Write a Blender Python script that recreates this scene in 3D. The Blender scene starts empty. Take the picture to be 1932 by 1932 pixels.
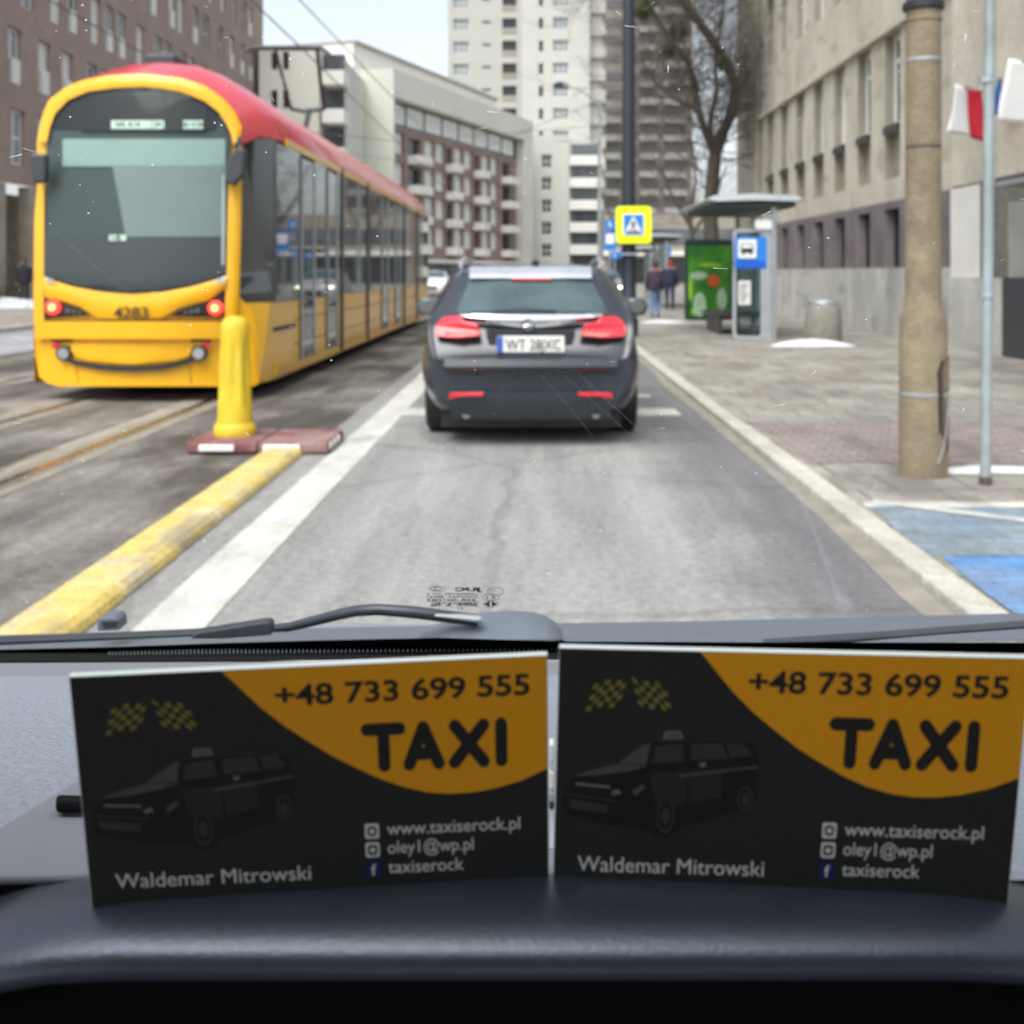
import bpy, bmesh, math, random
from mathutils import Vector, Matrix
R = math.radians
rnd = random.Random(7)
scene = bpy.context.scene
col = scene.collection

# ------------------------------------------------------------------ camera, sky, sun, exposure
HCAM = 1.4
cam_d = bpy.data.cameras.new('camera'); cam = bpy.data.objects.new('camera', cam_d); col.objects.link(cam)
cam.location = (0, 0, HCAM); cam.rotation_euler = (R(90), 0, 0)
cam_d.sensor_width = 36; cam_d.lens = 36*2125/1932
cam_d.shift_x = -44/1932; cam_d.shift_y = -453/1932
cam_d.clip_start = 0.01; cam_d.clip_end = 3000
cam_d.dof.use_dof = True; cam_d.dof.focus_distance = 0.39; cam_d.dof.aperture_fstop = 23
scene.camera = cam
scene.view_settings.view_transform = 'Standard'; scene.view_settings.look = 'None'
scene.view_settings.exposure = 1.42; scene.view_settings.gamma = 1
scene.cycles.use_denoising = True
scene.cycles.max_bounces = 8; scene.cycles.diffuse_bounces = 4; scene.cycles.glossy_bounces = 4
scene.cycles.transparent_max_bounces = 24; scene.cycles.sample_clamp_indirect = 4
w = bpy.data.worlds.new('World'); scene.world = w; w.use_nodes = True
nt = w.node_tree; bg = nt.nodes['Background']
sky = nt.nodes.new('ShaderNodeTexSky'); sky.sky_type = 'NISHITA'; sky.sun_disc = False
SUN_EL, SUN_ROT = R(58), R(205)
sky.sun_elevation = SUN_EL; sky.sun_rotation = SUN_ROT; sky.dust_density = 3.0; sky.air_density = 1.0; sky.ozone_density = 1.5
hs = nt.nodes.new('ShaderNodeHueSaturation'); hs.inputs['Saturation'].default_value = 0.4
nt.links.new(sky.outputs[0], hs.inputs['Color']); nt.links.new(hs.outputs[0], bg.inputs['Color'])
bg.inputs['Strength'].default_value = 0.105
sun_d = bpy.data.lights.new('sun', 'SUN'); sun_d.energy = 1.15; sun_d.angle = R(50); sun_d.color = (1, 0.98, 0.95)
sun = bpy.data.objects.new('sun', sun_d); col.objects.link(sun)
sdir = Vector((math.sin(SUN_ROT)*math.cos(SUN_EL), math.cos(SUN_ROT)*math.cos(SUN_EL), math.sin(SUN_EL)))
sun.rotation_euler = sdir.to_track_quat('Z', 'Y').to_euler()

# ------------------------------------------------------------------ helpers
def at(u, v, Y):
    return Vector(((u-1010)/2125*Y, Y, HCAM-(v-513)/2125*Y))

class MB:
    def __init__(s): s.v = []; s.f = []; s.m = []
    def face(s, pts, mi=0):
        i = len(s.v); s.v += [tuple(p) for p in pts]; s.f.append(tuple(range(i, i+len(pts)))); s.m.append(mi)
    def add(s, vs, fs, mi=0):
        i = len(s.v); s.v += [tuple(p) for p in vs]
        for f in fs: s.f.append(tuple(i+k for k in f)); s.m.append(mi)
    def box(s, x0, x1, y0, y1, z0, z1, mi=0):
        vs = [(x, y, z) for z in (z0, z1) for y in (y0, y1) for x in (x0, x1)]
        s.add(vs, [(0, 2, 3, 1), (4, 5, 7, 6), (0, 1, 5, 4), (2, 6, 7, 3), (0, 4, 6, 2), (1, 3, 7, 5)], mi); return s
    def prism(s, pts, ext, mi=0):
        pts = [Vector(p) for p in pts]; e = Vector(ext); n = len(pts)
        vs = pts+[p+e for p in pts]
        fs = [tuple(range(n)), tuple(range(2*n-1, n-1, -1))]+[(i, i+n, (i+1) % n+n, (i+1) % n) for i in range(n)]
        s.add(vs, fs, mi); return s
    def loft(s, rings, closed=True, cap=True, mi=0):
        n = len(rings[0]); vs = [p for r in rings for p in r]; fs = []
        for a in range(len(rings)-1):
            for i in range(n if closed else n-1):
                j = (i+1) % n
                fs.append((a*n+i, a*n+j, (a+1)*n+j, (a+1)*n+i))
        if cap and closed:
            fs.append(tuple(range(n-1, -1, -1))); k = (len(rings)-1)*n; fs.append(tuple(range(k, k+n)))
        s.add(vs, fs, mi); return s
    def tube(s, pts, rad, n=8, cap=True, mi=0):
        pts = [Vector(p) for p in pts]; rings = []
        rs = rad if isinstance(rad, (list, tuple)) else [rad]*len(pts)
        prev = None
        for i, p in enumerate(pts):
            a = pts[max(i-1, 0)]; b = pts[min(i+1, len(pts)-1)]; d = (b-a)
            if d.length < 1e-9: d = Vector((0, 0, 1))
            d.normalize()
            if prev is None:
                x = d.cross(Vector((0, 0, 1)) if abs(d.z) < .95 else Vector((0, 1, 0))).normalized()
            else:
                x = (prev-d*prev.dot(d)).normalized()
            prev = x; y = d.cross(x)
            rings.append([p+(x*math.cos(2*math.pi*k/n)+y*math.sin(2*math.pi*k/n))*rs[i] for k in range(n)])
        return s.loft(rings, True, cap, mi)
    def lathe(s, prof, c=(0, 0, 0), n=20, mi=0, sx=1, sy=1):
        c = Vector(c)
        return s.loft([[c+Vector((r*sx*math.cos(2*math.pi*k/n), r*sy*math.sin(2*math.pi*k/n), z)) for k in range(n)] for r, z in prof], True, True, mi)
    def grid(s, fn, nu, nv, mi=0):
        vs = [fn(i/nu, j/nv) for j in range(nv+1) for i in range(nu+1)]
        fs = [(j*(nu+1)+i, j*(nu+1)+i+1, (j+1)*(nu+1)+i+1, (j+1)*(nu+1)+i) for j in range(nv) for i in range(nu)]
        s.add(vs, fs, mi); return s
    def disc(s, c, r, n=16, normal=(0, -1, 0), depth=0.0, mi=0, ry=None):
        c = Vector(c); nn = Vector(normal).normalized()
        x = nn.cross(Vector((0, 0, 1)))
        x = x.normalized() if x.length > 1e-6 else Vector((1, 0, 0)); y = x.cross(nn)
        ring = [c+x*r*math.cos(2*math.pi*k/n)+y*(ry or r)*math.sin(2*math.pi*k/n) for k in range(n)]
        if depth: return s.prism(ring, -nn*depth, mi)
        s.face(ring, mi); return s
    def build(s, name, mats, parent=None, smooth=False, bevel=0, seg=2, solid=0, fix=True):
        me = bpy.data.meshes.new(name)
        off = parent_loc(parent) if parent is not None else Vector((0, 0, 0))
        me.from_pydata([tuple(Vector(p)-off) for p in s.v], [], s.f)
        mats = mats if isinstance(mats, (list, tuple)) else [mats]
        for m in mats: me.materials.append(m)
        if len(mats) > 1: me.polygons.foreach_set('material_index', s.m)
        if fix:
            b = bmesh.new(); b.from_mesh(me); bmesh.ops.remove_doubles(b, verts=b.verts, dist=1e-6)
            bmesh.ops.recalc_face_normals(b, faces=b.faces); b.to_mesh(me); b.free()
        if smooth:
            me.polygons.foreach_set('use_smooth', [True]*len(me.polygons))
            try: me.set_sharp_from_angle(angle=R(smooth if smooth is not True else 40))
            except Exception: pass
        o = bpy.data.objects.new(name, me); col.objects.link(o)
        if parent is not None: o.parent = parent
        if solid:
            md = o.modifiers.new('thickness', 'SOLIDIFY'); md.thickness = solid; md.offset = -1
        if bevel:
            md = o.modifiers.new('edges', 'BEVEL'); md.width = bevel; md.segments = seg; md.limit_method = 'ANGLE'; md.angle_limit = R(40)
        return o

def parent_loc(p):
    v = Vector((0, 0, 0))
    while p is not None: v += Vector(p.location); p = p.parent
    return v

def tag(o, label=None, cat=None, group=None, kind=None):
    if label: o['label'] = label
    if cat: o['category'] = cat
    if group: o['group'] = group
    if kind: o['kind'] = kind
    return o
def thing(name, loc, label, cat, group=None):
    o = bpy.data.objects.new(name, None); col.objects.link(o); o.location = loc; o.empty_display_size = .2
    return tag(o, label, cat, group)
def copy_tree(o, parent=None):
    c = o.copy(); col.objects.link(c)
    if parent is not None: c.parent = parent
    for ch in list(o.children): copy_tree(ch, c)
    return c

def mat(name, rgb, rough=.6, metal=0, var=0, scale=3, bump=0, bscale=60, coat=0, spec=.5, emit=None, dark=None, dscale=.6, damt=.5, stretch=None, detail=6, bdist=.02, dthr=(.45, .68)):
    m = bpy.data.materials.new(name); m.use_nodes = True; t = m.node_tree; b = t.nodes['Principled BSDF']
    b.inputs['Base Color'].default_value = (*rgb, 1); b.inputs['Roughness'].default_value = rough; b.inputs['Metallic'].default_value = metal
    b.inputs['Coat Weight'].default_value = coat; b.inputs['Coat Roughness'].default_value = .08; b.inputs['Specular IOR Level'].default_value = spec
    tc = t.nodes.new('ShaderNodeTexCoord'); mp = t.nodes.new('ShaderNodeMapping'); t.links.new(tc.outputs['Object'], mp.inputs['Vector'])
    if stretch: mp.inputs['Scale'].default_value = stretch
    last = None
    if var:
        n = t.nodes.new('ShaderNodeTexNoise'); n.inputs['Scale'].default_value = scale; n.inputs['Detail'].default_value = detail; n.inputs['Roughness'].default_value = .65
        t.links.new(mp.outputs[0], n.inputs['Vector'])
        r = t.nodes.new('ShaderNodeMapRange'); r.inputs['From Min'].default_value = .3; r.inputs['From Max'].default_value = .7
        r.inputs['To Min'].default_value = 1-var; r.inputs['To Max'].default_value = 1+var
        t.links.new(n.outputs[0], r.inputs['Value'])
        mx = t.nodes.new('ShaderNodeMix'); mx.data_type = 'RGBA'; mx.blend_type = 'MULTIPLY'; mx.inputs['Factor'].default_value = 1
        mx.inputs['A'].default_value = (*rgb, 1); t.links.new(r.outputs[0], mx.inputs['B']); last = mx.outputs['Result']
        r2 = t.nodes.new('ShaderNodeMapRange'); r2.inputs['To Min'].default_value = max(.02, rough-.12); r2.inputs['To Max'].default_value = min(1, rough+.12)
        t.links.new(n.outputs[0], r2.inputs['Value']); t.links.new(r2.outputs[0], b.inputs['Roughness'])
    if dark:
        n = t.nodes.new('ShaderNodeTexNoise'); n.inputs['Scale'].default_value = dscale; n.inputs['Detail'].default_value = 8; n.inputs['Roughness'].default_value = .6
        t.links.new(mp.outputs[0], n.inputs['Vector'])
        r = t.nodes.new('ShaderNodeMapRange'); r.inputs['From Min'].default_value = dthr[0]; r.inputs['From Max'].default_value = dthr[1]; r.inputs['To Max'].default_value = damt
        t.links.new(n.outputs[0], r.inputs['Value'])
        mx = t.nodes.new('ShaderNodeMix'); mx.data_type = 'RGBA'; t.links.new(r.outputs[0], mx.inputs['Factor'])
        if last: t.links.new(last, mx.inputs['A'])
        else: mx.inputs['A'].default_value = (*rgb, 1)
        mx.inputs['B'].default_value = (*dark, 1); last = mx.outputs['Result']
    if last: t.links.new(last, b.inputs['Base Color'])
    if bump:
        n = t.nodes.new('ShaderNodeTexNoise'); n.inputs['Scale'].default_value = bscale; n.inputs['Detail'].default_value = 3
        t.links.new(mp.outputs[0], n.inputs['Vector']); bp = t.nodes.new('ShaderNodeBump'); bp.inputs['Strength'].default_value = bump; bp.inputs['Distance'].default_value = bdist
        t.links.new(n.outputs[0], bp.inputs['Height']); t.links.new(bp.outputs[0], b.inputs['Normal'])
    if emit:
        b.inputs['Emission Color'].default_value = (*emit[0], 1); b.inputs['Emission Strength'].default_value = emit[1]
    return m

def glassmat(name, tint, gloss_rough=.03, transp=.6, base=(.02, .025, .03)):
    """a pane: dark glossy surface mixed with clear glass"""
    m = bpy.data.materials.new(name); m.use_nodes = True; t = m.node_tree; b = t.nodes['Principled BSDF']
    b.inputs['Base Color'].default_value = (*base, 1); b.inputs['Roughness'].default_value = gloss_rough; b.inputs['Specular IOR Level'].default_value = .7
    tr = t.nodes.new('ShaderNodeBsdfTransparent'); tr.inputs[0].default_value = (*tint, 1)
    mx = t.nodes.new('ShaderNodeMixShader'); mx.inputs[0].default_value = transp
    t.links.new(b.outputs[0], mx.inputs[1]); t.links.new(tr.outputs[0], mx.inputs[2]); t.links.new(mx.outputs[0], t.nodes['Material Output'].inputs['Surface'])
    return m

def clearmat(name, tint):
    m = bpy.data.materials.new(name); m.use_nodes = True; t = m.node_tree; t.nodes.remove(t.nodes['Principled BSDF'])
    tr = t.nodes.new('ShaderNodeBsdfTransparent'); tr.inputs[0].default_value = (*tint, 1)
    t.links.new(tr.outputs[0], t.nodes['Material Output'].inputs['Surface']); return m

def filmmat(name, rgb, transp):
    m = bpy.data.materials.new(name); m.use_nodes = True; t = m.node_tree; t.nodes.remove(t.nodes['Principled BSDF'])
    tr = t.nodes.new('ShaderNodeBsdfTransparent'); tl = t.nodes.new('ShaderNodeBsdfTranslucent'); tl.inputs[0].default_value = (*rgb, 1)
    mx = t.nodes.new('ShaderNodeMixShader'); mx.inputs[0].default_value = transp
    t.links.new(tl.outputs[0], mx.inputs[1]); t.links.new(tr.outputs[0], mx.inputs[2]); t.links.new(mx.outputs[0], t.nodes['Material Output'].inputs['Surface'])
    return m

_tc = {}
def text_geo(s, bold=0):
    k = (s, bold)
    if k in _tc: return _tc[k]
    c = bpy.data.curves.new('lettering', 'FONT'); c.body = s; c.size = 1; c.offset = bold; c.resolution_u = 4; c.fill_mode = 'FRONT'
    o = bpy.data.objects.new('lettering', c); me = o.to_mesh()
    vs = [(p.co.x, p.co.y) for p in me.vertices]; fs = [tuple(p.vertices) for p in me.polygons]
    o.to_mesh_clear(); bpy.data.objects.remove(o); bpy.data.curves.remove(c)
    _tc[k] = (vs, fs); return vs, fs
def put_text(mb, s, fn, x0, ybase, width, cap, bold=0, mi=0):
    """lettering of this width and capital height, left end x0, laid out by fn(x, y)"""
    vs, fs = text_geo(s, bold); hv, _ = text_geo('H', bold)
    xa = min(p[0] for p in vs); xb = max(p[0] for p in vs); ch = max(p[1] for p in hv)
    sx = width/(xb-xa); sy = cap/ch
    mb.add([fn(x0+(p[0]-xa)*sx, ybase+p[1]*sy) for p in vs], fs, mi)

# ------------------------------------------------------------------ materials
M = {}
M['asphalt'] = mat('asphalt', (.265, .262, .252), .85, var=.07, scale=1.6, bump=.5, bscale=90, dark=(.19, .188, .184), dscale=1.1, damt=.6, stretch=(1, .4, 1))
def lane_stain(m):
    """damp dirt band along the kerb"""
    t = m.node_tree; b = t.nodes['Principled BSDF']; src = b.inputs['Base Color'].links[0].from_socket
    tc = t.nodes.new('ShaderNodeTexCoord'); sx = t.nodes.new('ShaderNodeSeparateXYZ'); t.links.new(tc.outputs['Object'], sx.inputs[0])
    n = t.nodes.new('ShaderNodeTexNoise'); n.inputs['Scale'].default_value = 1.1; n.inputs['Detail'].default_value = 6; t.links.new(tc.outputs['Object'], n.inputs['Vector'])
    ad = t.nodes.new('ShaderNodeMath'); ad.operation = 'MULTIPLY_ADD'; ad.inputs[1].default_value = .9; t.links.new(n.outputs[0], ad.inputs[0]); t.links.new(sx.outputs[0], ad.inputs[2])
    r = t.nodes.new('ShaderNodeMapRange'); r.interpolation_type = 'SMOOTHSTEP'; r.inputs['From Min'].default_value = 1.15; r.inputs['From Max'].default_value = 1.75; r.inputs['To Max'].default_value = .85; t.links.new(ad.outputs[0], r.inputs['Value'])
    mx = t.nodes.new('ShaderNodeMix'); mx.data_type = 'RGBA'; t.links.new(r.outputs[0], mx.inputs['Factor']); t.links.new(src, mx.inputs['A']); mx.inputs['B'].default_value = (.125, .125, .13, 1)
    t.links.new(mx.outputs['Result'], b.inputs['Base Color'])
lane_stain(M['asphalt'])
M['trackbed'] = mat('track_bed_asphalt', (.20, .188, .165), .8, var=.3, scale=1.3, bump=.5, bscale=60, dark=(.06, .052, .045), dscale=.7, damt=1.0, stretch=(1, .5, 1), dthr=(.40, .58))
M['trackslab'] = mat('track_slab', (.30, .27, .22), .8, var=.25, scale=2.2, bump=.4, bscale=50, dark=(.10, .085, .065), dscale=.8, damt=.8, stretch=(1, .3, 1))
M['rail'] = mat('rail_steel', (.36, .35, .34), .25, metal=1.0, var=.2, scale=8)
M['farroad'] = mat('far_road', (.27, .27, .275), .8, var=.15, scale=.6, bump=.3)
M['pave'] = mat('pavement_slabs', (.29, .272, .235), .85, var=.22, scale=1.1, bump=.4, bscale=40, dark=(.20, .18, .155), dscale=.9, damt=.8, dthr=(.42, .62))
M['redpave'] = mat('red_pavers', (.26, .205, .185), .85, var=.25, scale=3, bump=.4, bscale=40, dark=(.27, .255, .225), dscale=1.0, damt=1)
M['kerb'] = mat('kerb_concrete', (.46, .44, .38), .85, var=.15, scale=4, bump=.4, bscale=70, dark=(.28, .26, .22), dscale=2, damt=.6)
M['gutter'] = mat('gutter_sand', (.235, .215, .18), .9, var=.25, scale=3, bump=.3)
M['white'] = mat('road_paint_white', (.52, .51, .46), .75, var=.12, scale=3, bump=.2, dark=(.36, .355, .33), dscale=2.4, damt=.6)
M['blue'] = mat('bay_paint_blue', (.07, .22, .47), .75, var=.2, scale=3, bump=.3, dark=(.24, .25, .24), dscale=1.1, damt=.75)
M['bluegrey'] = mat('bay_worn_paint', (.2, .235, .255), .85, var=.25, scale=3, bump=.4, dark=(.12, .22, .34), dscale=1.2, damt=.45)
M['snow'] = mat('snow', (.60, .61, .63), .7, var=.06, scale=4, bump=.5, bscale=14)
M['ground'] = mat('ground', (.2, .19, .17), .9, var=.2, scale=.3)
M['dirt'] = mat('wet_dirt', (.07, .06, .05), .7, var=.3, scale=3)
M['sep'] = mat('separator_yellow', (.62, .46, .13), .65, var=.16, scale=5, bump=.3, bscale=50, dark=(.42, .39, .30), dscale=2.6, damt=.9)
M['boll'] = mat('bollard_yellow', (.68, .48, .02), .55, var=.08, scale=6, bump=.1, dark=(.45, .33, .04), dscale=4, damt=.5)
M['maroon'] = mat('base_maroon', (.20, .075, .07), .75, var=.25, scale=6, bump=.3, dark=(.3, .24, .22), dscale=3, damt=.7)
M['reflector'] = mat('reflector_white', (.8, .8, .76), .35, var=.1, scale=6)
M['yellow'] = mat('tram_yellow', (.82, .42, .004), .32, coat=.25, var=.04, scale=2, dark=(.55, .30, .03), dscale=1.3, damt=.25)
M['ydirt'] = mat('tram_side_yellow', (.86, .45, .006), .32, coat=.2, var=.06, scale=1.2, dark=(.45, .29, .08), dscale=1.1, damt=.4, stretch=(1, .5, 1))
M['tred'] = mat('tram_red', (.66, .022, .045), .3, coat=.5, var=.06, scale=1, dark=(.5, .2, .19), dscale=.8, damt=.25)
M['tglass'] = mat('tram_side_glass', (.05, .055, .06), .03, spec=1.0, bump=.06, bscale=1.3)
M['tscreen'] = glassmat('tram_screen_glass', (.86, .92, .9), .04, .80)
M['black'] = mat('black_rubber', (.018, .018, .02), .55, var=.2, scale=6)
M['dark'] = mat('dark_plastic', (.04, .043, .05), .45, var=.15, scale=8, bump=.1)
M['tgrey'] = mat('reflection_grey', (.30, .345, .355), .7, var=.06)  # tone of the reflection painted behind the tram screen
M['teal'] = mat('cab_blind', (.42, .54, .52), .8, var=.05)
M['cabdark'] = mat('cab_dark', (.085, .11, .105), .7)
M['tail'] = mat('lit_tail_lamp', (.8, .05, .04), .3, emit=((1, .03, .02), 1.3))
M['tailcore'] = mat('lit_tail_core', (.9, .3, .1), .3, emit=((1, .25, .06), 2.4))
M['led'] = mat('display_letters', (.6, .7, .6), .4, emit=((.8, 1, .85), .3))
M['chrome'] = mat('chrome', (.75, .77, .8), .15, metal=1, var=.03)
M['steel'] = mat('galvanised_steel', (.42, .46, .47), .4, metal=.6, var=.15, scale=5)
M['silver'] = mat('silver_rail', (.62, .65, .7), .3, metal=.7, var=.05)
M['carbody'] = mat('car_dark_blue_grey', (.022, .028, .039), .28, coat=.45, var=.1, scale=2, dark=(.04, .038, .036), dscale=2.2, damt=.45)
M['carglass'] = mat('car_glass', (.06, .095, .10), .12, spec=.7, var=.35, scale=2.5)
M['redlens'] = mat('red_lens', (.62, .02, .035), .2, coat=.8, var=.05)
M['palered'] = mat('pale_red_lens', (.75, .2, .17), .25, coat=.5)
M['platew'] = mat('plate_white', (.72, .72, .68), .5, dark=(.5, .5, .46), dscale=9, damt=.4)
M['plateblue'] = mat('plate_blue', (.03, .08, .4), .5)
M['ink'] = mat('black_ink', (.012, .012, .012), .6)
M['rim'] = mat('alloy_rim', (.35, .36, .38), .35, metal=.8)
M['concrete'] = mat('pole_concrete', (.25, .20, .13), .85, var=.18, scale=4, bump=.5, bscale=60, dark=(.14, .11, .07), dscale=1.8, damt=.8)
M['concgrey'] = mat('bin_concrete', (.22, .215, .18), .85, var=.15, scale=5, bump=.4, dark=(.17, .16, .13), dscale=2, damt=.6)
M['rust'] = mat('rusty_hatch', (.12, .075, .055), .7, var=.3, scale=7, bump=.2)
M['post'] = mat('post_grey', (.34, .39, .40), .5, metal=.3, var=.12, scale=6, dark=(.14, .15, .11), dscale=1.2, damt=.6)
M['mast'] = mat('mast_black', (.022, .028, .042), .4, var=.15, scale=5)
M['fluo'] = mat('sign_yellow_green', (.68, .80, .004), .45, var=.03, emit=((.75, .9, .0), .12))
M['signblue'] = mat('sign_blue', (.02, .20, .62), .45, var=.05)
M['signwhite'] = mat('sign_white', (.78, .79, .78), .5, var=.05)
M['signback'] = mat('sign_back_grey', (.3, .31, .33), .5, metal=.4)
M['stone'] = mat('facade_stone', (.51, .48, .395), .85, var=.14, scale=.8, bump=.3, bscale=20, dark=(.38, .345, .27), dscale=.45, damt=.65, stretch=(1, 1, .6))
M['stonelight'] = mat('facade_light_panel', (.66, .65, .6), .8, var=.06, scale=1)
M['stonestain'] = mat('stained_stone', (.33, .29, .225), .9, var=.25, scale=1.5)
M['doorgrey'] = mat('grey_entrance', (.30, .295, .28), .5, var=.2, scale=1)
M['plinth'] = mat('plinth_stone', (.50, .495, .455), .85, var=.2, scale=.7, bump=.3, bscale=16, dark=(.30, .295, .26), dscale=.6, damt=.8, stretch=(1, 1, .3))
M['granite'] = mat('purple_granite', (.17, .145, .15), .6, var=.3, scale=1.2)
M['winframe'] = mat('window_frame_white', (.70, .70, .66), .6, var=.08)
M['panelight'] = mat('pale_pane', (.24, .275, .29), .2, var=.25, scale=.5)
M['reveal'] = mat('shaded_reveal', (.27, .25, .205), .9, var=.2, scale=2)  # jamb shade put into the stone colour; the drainpipe shares it
M['pane'] = mat('window_pane', (.09, .1, .11), .1, var=.5, scale=.5, spec=.6)
M['panedark'] = mat('dark_pane', (.03, .03, .036), .2, var=.3, scale=.6)
M['curtain'] = mat('pale_curtain', (.66, .66, .61), .7, var=.12, scale=2)
M['brick'] = mat('brown_brick', (.31, .235, .195), .9, var=.14, scale=1.2, bump=.4, bscale=14, dark=(.25, .18, .15), dscale=.5, damt=.6)
M['brickfar'] = mat('far_brown_brick', (.25, .18, .145), .9, var=.15, scale=.6)
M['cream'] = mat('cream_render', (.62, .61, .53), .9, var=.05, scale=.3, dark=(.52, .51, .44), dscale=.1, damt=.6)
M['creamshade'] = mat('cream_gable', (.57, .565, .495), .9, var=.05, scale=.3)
M['creamw'] = mat('white_parapet', (.70, .69, .64), .85, var=.06, scale=.5)
M['tower'] = mat('tower_render', (.43, .425, .385), .9, var=.06, scale=.2)
M['towerlight'] = mat('tower_light_render', (.50, .495, .45), .9, var=.05, scale=.2)
M['brownt'] = mat('hazed_brown_cladding', (.29, .255, .23), .9, var=.15, scale=.25)  # lightened so the colour carries the distance haze
M['greybalc'] = mat('grey_balcony', (.44, .42, .38), .9, var=.1)
M['dusky'] = mat('dusky_window_band', (.15, .145, .145), .4, var=.4, scale=.5)  # tower bands greyed and lightened, haze put into the colour
M['farwall'] = mat('far_wall', (.3, .27, .23), .9, var=.2, scale=.3)
M['bark'] = mat('bark', (.085, .07, .055), .9, var=.3, scale=4, bump=.6, bscale=20)
M['twig'] = mat('twig', (.10, .085, .07), .9)
M['mistle'] = mat('mistletoe', (.075, .09, .025), .8, var=.3, scale=3)
M['shrub'] = mat('dry_shrub', (.09, .075, .045), .9, var=.3)
M['teals'] = mat('teal_glass', (.16, .33, .32), .15, spec=.6)
M['clear'] = glassmat('shelter_glass', (.82, .9, .9), .05, .8)
M['roofsteel'] = mat('shelter_roof_edge', (.62, .66, .7), .3, metal=.5, var=.08)
M['roofgreen'] = mat('shelter_roof_underside', (.045, .065, .06), .6)
M['adgreen'] = mat('poster_green', (.03, .16, .02), .3, var=.45, scale=2.2, dark=(.10, .38, .03), dscale=1.6, damt=.9)
M['adlight'] = mat('poster_pale_green', (.36, .52, .36), .35, var=.25, scale=5)
M['adlime'] = mat('poster_lime', (.30, .55, .03), .35, var=.25, scale=4)
M['adorange'] = mat('poster_orange', (.62, .10, .02), .35)
M['adred'] = mat('poster_red', (.5, .04, .03), .35, var=.2)
M['adframe'] = mat('poster_frame', (.015, .04, .035), .35)
M['flagred'] = mat('flag_red', (.62, .02, .05), .8, var=.08)
M['flagwhite'] = mat('flag_white', (.8, .8, .82), .8, var=.04)
M['flagblue'] = mat('flag_blue', (.04, .16, .5), .8)
M['flagyellow'] = mat('flag_yellow', (.75, .55, .02), .8)
M['skin'] = mat('skin', (.45, .28, .2), .6)
M['jeans'] = mat('jeans', (.09, .17, .33), .85, var=.1)
M['plum'] = mat('plum_jacket', (.045, .03, .05), .85, var=.1)
M['navy'] = mat('navy_clothes', (.018, .024, .06), .85, var=.1)
M['blackcloth'] = mat('black_clothes', (.02, .02, .024), .85, var=.1)
M['hair'] = mat('hair', (.03, .022, .018), .7)
M['redcap'] = mat('red_hat', (.3, .03, .04), .85)
M['shoe'] = mat('shoe', (.02, .02, .02), .6)
M['wire'] = mat('wire', (.05, .06, .065), .5)
M['pant'] = mat('pantograph_steel', (.045, .065, .065), .5, metal=.3)
M['whitecar'] = mat('white_paint', (.75, .76, .78), .3, coat=.5)
M['silvercar'] = mat('silver_paint', (.4, .41, .43), .3, metal=.4, coat=.5)
M['lamp'] = mat('lit_headlamp', (.9, .9, .8), .2, emit=((1, .95, .65), 6))
M['amber'] = mat('lit_amber', (.9, .4, .1), .3, emit=((1, .35, .08), 2))
# taxi cabin
M['dash'] = mat('dash_grained_plastic', (.24, .265, .31), .7, var=.16, scale=420, bump=1.0, bscale=420, spec=.4, detail=2, bdist=.0014)
M['dashlight'] = mat('dash_smooth_plastic', (.19, .195, .22), .75, var=.05, scale=600, bump=.25, bscale=1500, spec=.4, bdist=.0003)
M['hood'] = mat('hood_soft_plastic', (.020, .024, .034), .34, var=.06, scale=700, bump=.3, bscale=900, spec=.8, bdist=.0003, coat=.35)
M['hood'].node_tree.nodes['Principled BSDF'].inputs['Specular Tint'].default_value = (.72, .84, 1, 1); M['hood'].node_tree.nodes['Principled BSDF'].inputs['Coat Tint'].default_value = (.8, .9, 1, 1); M['hood'].node_tree.nodes['Principled BSDF'].inputs['Coat IOR'].default_value = 1.6; M['hood'].node_tree.nodes['Principled BSDF'].inputs['Coat Roughness'].default_value = .4
M['trimshade'] = mat('trim_and_shade_black', (.006, .006, .008), .9, spec=.1)  # near-black; also carries the painted shade under the hood lip
M['cabin'] = mat('cabin_dark_trim', (.07, .07, .072), .9, spec=.2)
M['seat'] = mat('pale_bounce_fabric', (.38, .375, .36), .95, spec=.1)  # pale tone added so unseen seats, doors and floor bounce light onto the cards
M['unseen_liner'] = mat('unseen_pale_roof_lining', (.22, .215, .205), .95, spec=.1)
M['cowl'] = mat('cowl_plastic', (.115, .135, .165), .5, var=.08, scale=60, bump=.3, bscale=700, bdist=.0005)
M['wiper'] = mat('wiper_black', (.036, .043, .052), .4, var=.1, scale=50)
M['frit'] = mat('black_glass_border', (.008, .008, .009), .5, spec=.25)
M['screen'] = clearmat('windscreen_glass', (.955, .97, .965))
M['speck'] = filmmat('dust_speck', (.9, .9, .9), .15)
M['scratch'] = filmmat('scratch_haze', (.75, .78, .85), .955)
M['streak'] = filmmat('streak_haze', (.75, .78, .88), .975)
M['cardblack'] = mat('card_black_print', (.016, .017, .0155), .5, var=.25, scale=1100, detail=2)
M['cardyellow'] = mat('card_yellow_print', (.86, .37, .004), .5, var=.07, scale=1500)
M['cardedge'] = mat('card_edge_white', (.72, .78, .74), .25, spec=.6)
M['cardtext'] = mat('card_white_print', (.72, .72, .71), .45)
M['cardflag'] = mat('card_flag_print', (.20, .175, .04), .45)
M['cardcar'] = mat('card_car_dark', (.006, .006, .006), .35)
M['cardgrey'] = mat('card_car_grey', (.075, .08, .08), .4)
M['cardmid'] = mat('card_car_mid', (.035, .037, .036), .4)
M['carddoor'] = mat('card_car_door', (.020, .022, .023), .35)
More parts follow.
